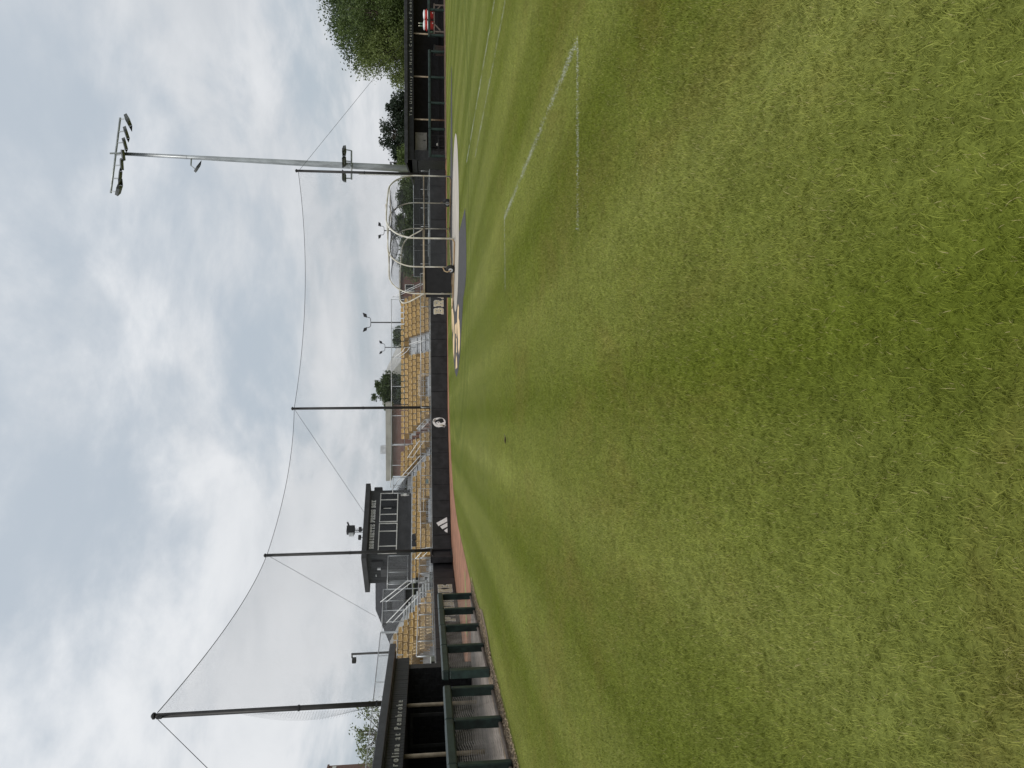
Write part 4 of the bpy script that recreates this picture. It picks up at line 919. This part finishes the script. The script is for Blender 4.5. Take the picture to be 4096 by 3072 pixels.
for s in (0.42, 1.46): part('shelf_side', MB().box(s, s+0.04, 1.1, 1.5, 0.012, 2.1, 0, FQ), DUGIN, sh)
ht = thing('cap', 'pale cap lying low behind the far dugout railing', 'cap', FQ(0.95, -0.5, 0.55))
FI = frame(*FQ(0.95, -0.5, 0)[:2], 4.7)
part('crown', MB().lathe([(0.10, 0.57), (0.10, 0.62), (0.06, 0.68)], FQ(0.95, -0.5, 0), 12), M('pale_cap', (0.32, 0.31, 0.28), 0.8), ht)
part('peak', MB().box(-0.1, 0.1, -0.2, -0.09, 0.572, 0.585, 0, FI), M('pale_cap', (0.3, 0.3, 0.3)), ht)
st = thing('bat_rack', 'low dark rack that holds the cap', 'rack', FQ(0.95, -0.5, 0))
part('rack_top', MB().box(-0.5, 0.6, -0.25, 0.25, 0.52, 0.568, 0, FI), DUGIN, st)
for a in (-0.45, 0.55): part('rack_leg', MB().box(a-0.03, a+0.03, -0.05, 0.05, 0, 0.52, 0, FI), DUGIN, st)

# ------------------------------------------------------------------ batting cage
N1 = Vector((7.23, 36.7, 0)); lv_ = Vector((0.68, 0.733, 0)); bk = Vector((-0.733, 0.68, 0)); CWd = 6.5
def CG(a, b, z): return tuple(N1+lv_*a+bk*b+Vector((0, 0, z)))
def hoop(b, k=14, z0=0.09):
    P = [(0, b, z0), (0, b, 1.2), (0, b, 2.0)]
    for i in range(1, k): t = pi/2*i/k; P.append((1.85*(1-cos(t)), b, 2.0+1.48*sin(t)))
    P += [(1.95, b, 3.48), (CWd/2, b, 3.50)]
    return P + [(CWd-p[0], p[1], p[2]) for p in P[-2::-1]]
cg = thing('batting_cage', 'rolling batting cage of weathered curved pipes with black net', 'batting cage', CG(CWd/2, 1.9, 0))
part('front_arch', MB().tube([CG(*p) for p in hoop(0.0)], 0.042, 10), CAGEP, cg, True)
for b in (1.68, 3.36): part('arch', MB().tube([CG(*p) for p in hoop(b)], 0.036, 10), CAGEP, cg, True)
for a in (0, CWd):
    part('base_rail', MB().tube([CG(a, 0.0, 0.25), CG(a, 0.06, 0.13), CG(a, 0.22, 0.07), CG(a, 4.05, 0.07)], 0.04, 10), RUST, cg, True)
    part('side_rail', MB().tube([CG(a, 0.0, 1.58), CG(a, 4.05, 1.56)], 0.034, 10), TAN, cg, True)
    part('shoulder_rail', MB().tube([CG(a+(1.25 if a == 0 else -1.25), -0.0, 3.43), CG(a+(1.25 if a == 0 else -1.25), 3.36, 3.40)], 0.03, 8), CAGEP, cg, True)
part('ridge_rail', MB().tube([CG(CWd/2, 0, 3.55), CG(CWd/2, 3.4, 3.53)], 0.03, 8), CAGEP, cg, True)
part('rear_rail', MB().tube([CG(0, 3.36, 1.62), CG(CWd, 3.36, 1.62)], 0.034, 10), TAN, cg, True)
part('rear_base_rail', MB().tube([CG(0, 3.36, 0.10), CG(CWd, 3.36, 0.10)], 0.036, 10), RUST, cg, True)
bow = [(0, 3.36, 1.58), (0.0, 3.62, 1.95), (0.0, 3.88, 2.35), (0.06, 4.02, 2.58), (0.25, 4.15, 2.74), (0.6, 4.25, 2.85), (1.2, 4.3, 2.9), (CWd/2, 4.32, 2.92)]
bow = bow+[(CWd-a, b, z) for a, b, z in bow[-2::-1]]
part('rear_bow', MB().tube([CG(*p) for p in bow], 0.036, 10), CAGEP, cg, True)
# net: bags inside the arches
def prof(q):
    H = hoop(0); L = [0]
    for p0, p1 in zip(H, H[1:]): L.append(L[-1]+sqrt((p1[0]-p0[0])**2+(p1[2]-p0[2])**2))
    d = q*L[-1]
    for i in range(len(H)-1):
        if d <= L[i+1]+1e-9: u = (d-L[i])/(L[i+1]-L[i]); return (H[i][0]+(H[i+1][0]-H[i][0])*u, H[i][2]+(H[i+1][2]-H[i][2])*u)
    return (H[-1][0], H[-1][2])
PR = [prof(i/60) for i in range(61)]
def netp(qi, b):
    a, z = PR[qi]; top = max(0, (z-2.6)/0.9); u = b/3.36; bag = abs(sin(u*pi*2))
    z2 = z-top*(0.10+0.42*bag*(0.6+0.4*sin(a*2.3+1)))-0.02
    ins = 0.05+0.10*bag*(1 if z > 0.6 else 0.4); a2 = a+(ins if a < CWd/2 else -ins)*(1-top*0.7)
    return CG(a2, b, z2)
mb = MB()
for j in range(49): mb.tube([netp(i, 3.36*j/48) for i in range(61)], 0.0034, 3, cap=False)
for i in range(61):
    mb.tube([netp(i, 3.36*k/16) for k in range(17)], 0.0034, 3, cap=False)
    if i < 60:
        for f in (1/3, 2/3): mb.tube([tuple(Vector(netp(i, 3.36*k/16)).lerp(Vector(netp(i+1, 3.36*k/16)), f)) for k in range(17)], 0.0034, 3, cap=False)
part('net', mb, NETM, cg, kind='stuff')
mb = MB()    # rear net hanging from the bow down to the base
def rearp(a, v):
    zt = 2.86 if 0.6 < a < CWd-0.6 else 2.3; b = 4.2-0.75*v+0.25*sin(pi*v); return CG(a, b-0.1*abs(sin(a*1.7))*sin(pi*v), zt*(1-v)+0.1*v)
for j in range(80): mb.tube([rearp(CWd*j/79, k/10) for k in range(11)], 0.0034, 3, cap=False)
for k in range(42): mb.tube([rearp(CWd*j/24, k/41) for j in range(25)], 0.0034, 3, cap=False)
part('rear_net', mb, NETM, cg, kind='stuff')
mb = MB()
for (a0, b0, z0), (a1, b1, z1) in (((0.9, .1, 3.1), (5.6, 3.2, 2.85)), ((5.5, .2, 3.05), (1.0, 3.3, 2.8)), ((3.2, 0.05, 3.4), (2.4, 3.3, 2.75)), ((1.2, 1.7, 3.2), (3.3, 3.3, 2.9))):
    mb.tube([CG(a0+(a1-a0)*t/10, b0+(b1-b0)*t/10, z0+(z1-z0)*t/10-0.35*sin(pi*t/10)) for t in range(11)], 0.012, 5)
part('net_rope', mb, BLACKM, cg, kind='stuff')
part('ball_screen', MB().box(1.72, 3.32, 0.03, 0.045, 0.17, 1.54, 0, lambda s, n, z: CG(n, s, z)), M('black_screen_mesh', (0.012, 0.012, 0.013), 0.8), cg)
part('ball_screen', MB().box(3.4, 3.62, 0.03, 0.045, 0.2, 1.5, 0, lambda s, n, z: CG(n, s, z)), M('black_screen_mesh', (0.012, 0.012, 0.013)), cg)
for a, sgn in ((-0.14, -1), (CWd+0.14, 1)):
    c = CG(a, 1.72, 0.235); wh = part('wheel', MB().tube([CG(a-0.085, 1.72, 0.235), CG(a-0.05, 1.72, 0.235), CG(a+0.05, 1.72, 0.235), CG(a+0.085, 1.72, 0.235)], [0.19, 0.235, 0.235, 0.19], 26), RUBBER, cg, True)
    part('rim', MB().tube([CG(a-0.092, 1.72, 0.235), CG(a+0.092, 1.72, 0.235)], 0.115, 18), ALU, wh)
    part('hub', MB().tube([CG(a-0.11, 1.72, 0.235), CG(a+0.11, 1.72, 0.235)], 0.035, 10), RUST, wh)
    part('axle_fork', MB().tube([CG(a-0.13*sgn+0.26*sgn, 1.72, 0.235), CG(a+0.13*sgn, 1.80, 0.42), CG(a+0.10*sgn, 1.75, 0.55), CG(a-0.10*sgn, 1.68, 0.62)], 0.03, 8), RUST, cg, True)
part('hand_jack', MB().tube([CG(-0.05, 4.0, 0.07), CG(-0.05, 4.3, 0.12)], 0.03, 8), RUST, cg)

# ------------------------------------------------------------------ floodlight pole
BX, BY = 17.9, 62.0; TX = 18.55; TZ = 25.7
lp = thing('floodlight_pole', 'tall silver floodlight pole behind the far dugout', 'floodlight pole', (BX, BY, 0))
pt = lambda z: (BX+(TX-BX)*z/TZ, BY, z)
part('mast', MB().tube([pt(0), pt(6), pt(12), pt(18), pt(TZ)], [0.31, 0.27, 0.23, 0.18, 0.13], 18), GALV, lp, True)
for z in (9.4, 11.6, 14.3, 17, 20.5, 23.4): part('collar', MB().lathe([(0.30-0.0065*z, 0), (0.30-0.0065*z, 0.07)], pt(z), 12), GALV, lp)
FLM = M('floodlight_grey', (0.10, 0.105, 0.105), 0.5, 0.3, var=0.15); LENS = M('floodlight_lens', (0.35, 0.36, 0.36), 0.15, var=0.05)
def flood(c, rz, tilt, s=1.0, arm=None):
    Mx = Matrix.Rotation(rz, 4, 'Z') @ Matrix.Rotation(tilt, 4, 'X')
    T = lambda x, y, z: tuple(Vector(c)+(Mx @ Vector((x*s, y*s, z*s))))
    mb = MB().quadbox([T(-.42, -.36, -.16), T(.42, -.36, -.16), T(.36, .30, -.10), T(-.36, .30, -.10), T(-.42, -.36, .10), T(.42, -.36, .10), T(.30, .26, .16), T(-.30, .26, .16)])
    f = part('floodlight', mb, FLM, lp)
    v = MB()
    for q in ([(-.43, -.37, .10), (.43, -.37, .10), (.46, -.95, -.02), (-.46, -.95, -.02)], [(-.43, -.37, -.16), (-.43, -.37, .10), (-.46, -.95, -.02)], [(.43, -.37, -.16), (.43, -.37, .10), (.46, -.95, -.02)]):
        b = len(v.v); q2 = q+[(x, y, z+0.015) for x, y, z in q]; v.v += [T(*p) for p in q2]; n = len(q)
        v.f.append(tuple(b+i for i in range(n))); v.f.append(tuple(b+n+i for i in range(n))[::-1]); v.m += [0, 0]
    part('visor', v, FLM, f)
    part('lens', MB().quadbox([T(-.36, -.372, -.13), T(.36, -.372, -.13), T(.36, -.362, -.13), T(-.36, -.362, -.13), T(-.36, -.372, .08), T(.36, -.372, .08), T(.36, -.362, .08), T(-.36, -.362, .08)]), LENS, f)
    if arm: part('knuckle', MB().tube([T(0, .1, .12), tuple(arm)], 0.05, 8), GALV, f)
b0, b1 = Vector((15.2, 61.2, TZ+0.35)), Vector((21.6, 62.6, TZ+0.15))
part('crossarm', MB().tube([tuple(b0), tuple(b1)], 0.085, 8), GALV, lp, True)
for u, rz, tl in ((0.02, 1.0, .35), (0.19, 0.25, .30), (0.36, -0.15, .3), (0.50, -0.35, .3), (0.66, -0.7, .3), (0.81, -0.85, .3), (0.98, -1.25, .3)):
    q = b0.lerp(b1, u); flood(tuple(q+Vector((0, -0.12, -0.62))), rz, tl, 0.96, q)
part('top_bracket', MB().tube([(TX, BY-0.1, TZ-0.1), (TX-0.1, BY-0.3, TZ+0.6)], 0.07, 8), GALV, lp)
q = Vector(pt(20.2)); part('bracket_arm', MB().tube([tuple(q), tuple(q+Vector((-0.75, -0.3, -0.05)))], 0.06, 8), GALV, lp)
flood(tuple(q+Vector((-1.05, -0.45, -0.55))), 1.0, .55, 0.75, q+Vector((-0.75, -0.3, -0.05)))
c0, c1 = Vector((16.85, 61.6, 7.5)), Vector((19.25, 61.7, 7.5))
part('lower_crossarm', MB().tube([tuple(c0), tuple(c1)], 0.07, 8), GALV, lp, True)
for u, rz in ((0.04, 0.1), (0.62, -0.5), (1.0, -0.9)): q = c0.lerp(c1, u); flood(tuple(q+Vector((0, -.1, .55))), rz, -0.15, 0.85, q)
part('service_box', MB().box(BX-0.62, BX-0.42, BY-0.5, BY-0.3, 2.6, 6.9), WINF, lp, label='pale ladder rail strip on the pole')

# ------------------------------------------------------------------ lamps
def twin_lamp(x, y, z, label, sc=1.0, mat=BLACKM, style=0):
    o = thing('street_lamp', label, 'street lamp', (x, y, 0), 'lamps beyond the ballpark')
    part('lamp_post', MB().tube([(x, y, 0), (x, y, z)], [0.09*sc, 0.06*sc], 8), mat, o, True)
    for s in (-1, 1):
        part('arm', MB().tube([(x, y, z), (x+s*0.35*sc, y, z+0.02), (x+s*0.5*sc, y, z+0.12*sc), (x+s*0.55*sc, y, z+0.35*sc)], 0.035*sc, 6), mat, o, True)
        h = [(x+s*(0.5+a)*sc, y-0.2*sc, z+(0.35+b)*sc) for a, b in ((0, 0), (0.34, 0.06), (0.5, 0.45 if not style else 0.3), (0.1, 0.34))]
        part('lamp_head', MB().quadbox([(p[0], p[1], p[2]) for p in h]+[(p[0], p[1]+0.4*sc, p[2]+0.05) for p in h]), mat, o)
twin_lamp(6.5, 78, 7.2, 'twin headed dark lamp rising behind the far seats', 1.0)
twin_lamp(5.4, 108, 7.4, 'smaller twin headed dark lamp left of the tall one', 1.0)
twin_lamp(36.0, 104, 7.0, 'twin headed lamp among the dark trees above the far dugout', 0.9, GALV, 1)
twin_lamp(19.6, 95, 6.7, 'twin headed lamp above the batting cage', 1.05, BLACKM, 1)
def single_lamp(x, y, z, label, arm=-0.7):
    o = thing('street_lamp', label, 'street lamp', (x, y, 0), 'lamps beyond the ballpark')
    part('lamp_post', MB().tube([(x, y, 0), (x, y, z)], [0.09, 0.07], 8), POLEB, o, True)
    part('arm', MB().box(x+min(0, arm), x+max(0, arm), y-0.04, y+0.04, z-0.08, z), POLEB, o)
    part('lamp_head', MB().bevbox(x+arm-0.3, x+arm, y-0.18, y+0.18, z-0.30, z-0.04, 0.03), POLEB, o)
single_lamp(-17.2, 48.0, 6.35, 'brown single lamp standing above the left dugout roof', -0.25)
single_lamp(29.8, 100, 6.2, 'small dark lamp left of the dark trees', -0.15)
single_lamp(22.2, 98, 5.0, 'small dark lamp seen through the right arch of the cage', -0.15)
single_lamp(-1.4, 101, 7.1, 'small dark lamp before the pale gabled building', -0.2)

# ------------------------------------------------------------------ buildings beyond
def house(name, label, x0, x1, y0, y1, wallh, matw):
    o = thing(name, label, 'building', ((x0+x1)/2, (y0+y1)/2, 0)); part('wall', MB().box(x0, x1, y0, y1, 0, wallh), matw, o); return o
hb = house('brick_hall', 'maroon brick hall with a beige fascia behind the corner seats', -10.4, -2.4, 85, 97, 5.38, BRICK)
part('fascia', MB().box(-10.9, -2.0, 84.6, 97.3, 5.5, 6.1), BEIGE, hb); part('soffit_band', MB().box(-10.6, -2.2, 84.8, 97.1, 5.38, 5.5), BEIGE, hb)
part('roof_vent', MB().box(-7.9, -7.0, 85.5, 86.4, 6.1, 6.75), ALU, hb)
part('wall_light', MB().lathe([(0.12, 0), (0.12, 0.1), (0.05, 0.16)], (-9.2, 84.93, 3.9), 8), LETW, hb)
hg = house('gabled_hall', 'pale gabled hall with brick piers left of the tall lamp', -2.0, 8.0, 112, 126, 5.2, BRICK)
part('gable_roof', MB().quadbox([(-3.0, 111, 5.2), (3.4, 111, 5.2), (9, 126, 5.2), (-3, 127, 5.2), (-3.0, 111, 8.0), (0.3, 111, 8.0), (3, 126, 8.0), (-3, 127, 8.0)]), PALE, hg)
for i in range(4): part('pier', MB().box(1.2+i*1.5, 1.6+i*1.5, 111.75, 111.99, 0, 5.0), LETW, hg)
hr = house('brick_house', 'small maroon brick building with one window seen through the cage', 10.4, 13.6, 90, 99, 4.5, BRICK)
part('roof', MB().box(10.2, 13.8, 89.8, 99.2, 4.5, 4.7), BEIGE, hr)
wn = part('window', MB().box(11.2, 12.1, 89.93, 90, 2.9, 4.0), WINF, hr); part('pane', MB().box(11.28, 11.62, 89.9, 89.93, 2.98, 3.92).box(11.68, 12.02, 89.9, 89.93, 2.98, 3.92), GLASS, wn)
ht_ = house('brick_tower', 'maroon brick building at the far left edge behind the tree', -52, -41.4, 70, 82, 12.2, BRICK)
part('parapet', MB().box(-52.1, -41.3, 69.9, 82.1, 12.2, 12.4), BRICK, ht_)
part('wall_light', MB().box(-41.4, -41.25, 81.2, 81.5, 11.4, 11.8), LETW, ht_)
# shingled concession building: hip roof of stepped courses
cs = house('concession_building', 'dark shingled hip roof building behind the seats left of press box', -22.6, -8.6, 58.6, 67.4, 3.3, CHAR)
E = [(-23.2, 58), (-8, 58), (-8, 68), (-23.2, 68)]; R0, R1, zr = (-18.9, 63), (-12.2, 63), 5.85
nC = 22; rb = MB()
def lerp2(a, b, t): return (a[0]+(b[0]-a[0])*t, a[1]+(b[1]-a[1])*t)
for i in range(nC):
    t0, t1 = i/nC, (i+1)/nC; z0_, z1_ = 3.2+(zr-3.2)*t0, 3.2+(zr-3.2)*t1
    A = [lerp2(E[0], R0, t0), lerp2(E[1], R1, t0), lerp2(E[2], R1, t0), lerp2(E[3], R0, t0)]; B_ = [lerp2(E[0], R0, t1), lerp2(E[1], R1, t1), lerp2(E[2], R1, t1), lerp2(E[3], R0, t1)]
    for j in range(4):
        k = (j+1) % 4; b = len(rb.v)
        rb.v += [(*A[j], z0_+0.03), (*A[k], z0_+0.03), (*B_[k], z1_), (*B_[j], z1_), (*A[j], z0_-0.012), (*A[k], z0_-0.012)]
        rb.f += [(b, b+1, b+2, b+3), (b+4, b+5, b+1, b)]; rb.m += [0, 0]
ro_ = part('roof', rb, SHING, cs)
part('roof_dormer_vent', MB().quadbox([(-18.3, 60.2, 4.2), (-17.3, 60.2, 4.2), (-17.3, 61.2, 4.5), (-18.3, 61.2, 4.5), (-18.3, 60.1, 4.75), (-17.3, 60.1, 4.75), (-17.3, 61.4, 4.95), (-18.3, 61.4, 4.95)]), BLACKM, ro_)
part('roof_pipe', MB().tube([(-19.6, 61.2, 4.7), (-19.6, 61.2, 5.1)], 0.09, 8), BLACKM, ro_)
ps = house('pale_shed', 'pale metal roofed shed behind the long fence at left', -30, -18.5, 49, 60, 2.9, BEIGE)
part('roof', MB().quadbox([(-30.4, 48.4, 2.9), (-17.6, 48.4, 2.9), (-17.6, 60.4, 2.9), (-30.4, 60.4, 2.9), (-30.4, 53, 4.3), (-19.2, 53, 4.3), (-19.2, 56, 4.3), (-30.4, 56, 4.3)]), PALE, ps)
ws = thing('windscreen_fence', 'black windscreen fence beyond the wall behind the batting cage', 'fence', (14, 66, 0))
for i in range(6):
    x0 = 9.6+i*2.3; part('screen_panel', MB().box(x0+0.02, x0+2.28, 66, 66.02, 0.15, 2.5), M('black_windscreen', (0.014, 0.015, 0.015), 0.85, var=0.3, scale=2), ws)
    part('post', MB().tube([(x0, 66.06, 0), (x0, 66.06, 2.55)], 0.035, 6), GALV, ws)
part('top_rail', MB().tube([(9.6, 66.06, 2.53), (23.4, 66.06, 2.53)], 0.03, 6), GALV, ws)
for i, x in enumerate((11.0, 13.4, 15.8)):
    o = thing('folding_bench', f'dark metal bench beyond the wall behind the cage, {ORD[i+1]} from left', 'bench', (x, 58.5, 0), 'benches behind the far wall')
    for z in (1.25, 1.62): part('rail', MB().box(x-0.95, x+0.95, 58.4, 58.46, z, z+0.06), GALV, o)
    for s in (-0.9, 0.9): part('leg', MB().box(x+s-0.03, x+s+0.03, 58.4, 58.47, 0, 1.7), BLACKM, o)

# ------------------------------------------------------------------ trees
LEAF = {'dark': leaf_mat('leaf_dark', (0.03, 0.05, 0.017), (0.085, 0.12, 0.04)), 'mid': leaf_mat('leaf_mid', (0.045, 0.07, 0.018), (0.13, 0.175, 0.05)),
        'light': leaf_mat('leaf_light', (0.07, 0.095, 0.022), (0.18, 0.22, 0.065)), 'pine': leaf_mat('leaf_pine', (0.014, 0.022, 0.014), (0.035, 0.052, 0.03)),
        'spring': leaf_mat('leaf_spring', (0.10, 0.125, 0.05), (0.20, 0.23, 0.11))}
def tree(label, x, y, h, cz, rx, rz, kind, nclump, per, leaf=0.16, trunk=0.22, spread=0.62, group='trees beyond the ballpark', stretch=1.0):
    o = thing('tree', label, 'tree', (x, y, 0), group); rnd = np.random.default_rng(int(abs(x*31+y*17))+3)
    C = []
    while len(C) < nclump:
        p = rnd.uniform(-1, 1, 3); r = np.linalg.norm(p)
        if r > 1 or r < 0.25: continue
        q = p*(0.80+0.28*rnd.random())
        C.append((x+q[0]*rx, y+q[1]*rx*0.9, cz+q[2]*rz))
    C = np.array(C); tb = MB()
    tb.tube([(x, y, 0), (x+0.05, y, cz*0.5), (x-0.08, y, cz), (x, y, cz+rz*0.45)], [trunk, trunk*0.8, trunk*0.5, trunk*0.15], 8)
    part('trunk', tb, BARK, o, True)
    lm = MB()
    for c in C[::max(1, nclump//34)]:
        zb = min(c[2]-0.2, cz-rz*0.5+rnd.random()*rz*0.6); m = ((c[0]+x)/2, (c[1]+y)/2, (c[2]+zb)/2-0.1)
        lm.tube([(x, y, zb), m, tuple(c)], [trunk*0.35, trunk*0.2, 0.015], 5, cap=False)
    part('limbs', lm, BARK, o, True, kind='stuff')
    K = nclump*per; cr = rx*spread*0.42*rnd.uniform(0.6, 1.25, nclump)
    ctr = np.repeat(C, per, 0)+np.clip(rnd.normal(0, 1, (K, 3)), -1.7, 1.7)*np.repeat(cr, per)[:, None]*np.array([0.6, 0.6, 0.45*stretch])
    u = rnd.normal(0, 1, (K, 3)); u /= np.linalg.norm(u, axis=1)[:, None]
    w = rnd.normal(0, 1, (K, 3)); w -= u*(w*u).sum(1)[:, None]; w /= np.linalg.norm(w, axis=1)[:, None]
    s = leaf*rnd.uniform(0.55, 1.25, K)[:, None]
    V = np.stack([ctr-u*s, ctr+w*s*0.5, ctr+u*s, ctr-w*s*0.5], 1)
    me = npmesh('crown', V.reshape(-1, 3)-np.array([x, y, 0]), np.arange(K*4).reshape(-1, 4), [LEAF[kind]], 4)
    c = bpy.data.objects.new('crown', me); COL.objects.link(c); c.parent = o; tag(c, kind='stuff')
    return o
tree('great dark green broadleaf tree at the right edge', 40.5, 78, 13.5, 7.0, 7.2, 6.3, 'dark', 210, 230, 0.15, 0.4, 0.45)
tree('leafy mid green tree in front of the great dark tree', 34.8, 70, 10, 4.9, 4.3, 4.9, 'mid', 130, 230, 0.12, 0.3, 0.5)
tree('low light green tree at the left flank of the leafy tree', 30.6, 69, 7.6, 3.9, 3.4, 3.8, 'light', 90, 200, 0.11, 0.22)
tree('dark rounded pine left of the light green tree', 38.2, 103, 7.4, 4.2, 2.6, 2.5, 'pine', 40, 120, 0.2, 0.25)
tree('dark pine with sky gaps behind the far dugout', 34.2, 103, 7.8, 5.3, 3.0, 2.1, 'pine', 46, 100, 0.2, 0.25)
tree('dark low pine next to the lamp above far dugout', 32.0, 106, 5.6, 4.6, 2.2, 1.6, 'pine', 30, 100, 0.2, 0.2)
tree('small light tree beside the silver floodlight pole', 28.4, 98, 5.6, 3.6, 1.9, 1.5, 'light', 26, 100, 0.15, 0.15)
xs = [(25.2, 4.3, 'mid'), (22.9, 4.0, 'mid'), (20.6, 4.6, 'dark'), (18.4, 4.3, 'mid'), (16.2, 4.1, 'dark'), (14.0, 4.0, 'mid')]
for i, (xx, hh, kd) in enumerate(xs): tree(f'low bushy tree behind the black windscreen, {ORD[len(xs)-i]} from left', xx, 84+i % 2*2, hh, 2.7, 2.1, 1.95, kd, 70, 170, 0.12, 0.15)
tree('small yellow green bush behind the windscreen by the pole', 21.2, 74, 3.4, 2.5, 0.9, 1.0, 'light', 20, 90, 0.1, 0.08)
tree('dense dark oak above the middle of the far seats', -0.75, 92, 8.0, 5.3, 2.3, 2.7, 'dark', 62, 150, 0.15, 0.2)
tree('small dark tree left of the tall lamp behind seats', 7.0, 110, 6.6, 4.7, 1.9, 1.8, 'dark', 34, 110, 0.17, 0.18)
tree('thin spring tree with pale leaves above the left dugout', -21.0, 45, 6.1, 4.6, 2.2, 1.4, 'spring', 60, 26, 0.10, 0.10, spread=0.4)
print('seats', NSEAT)
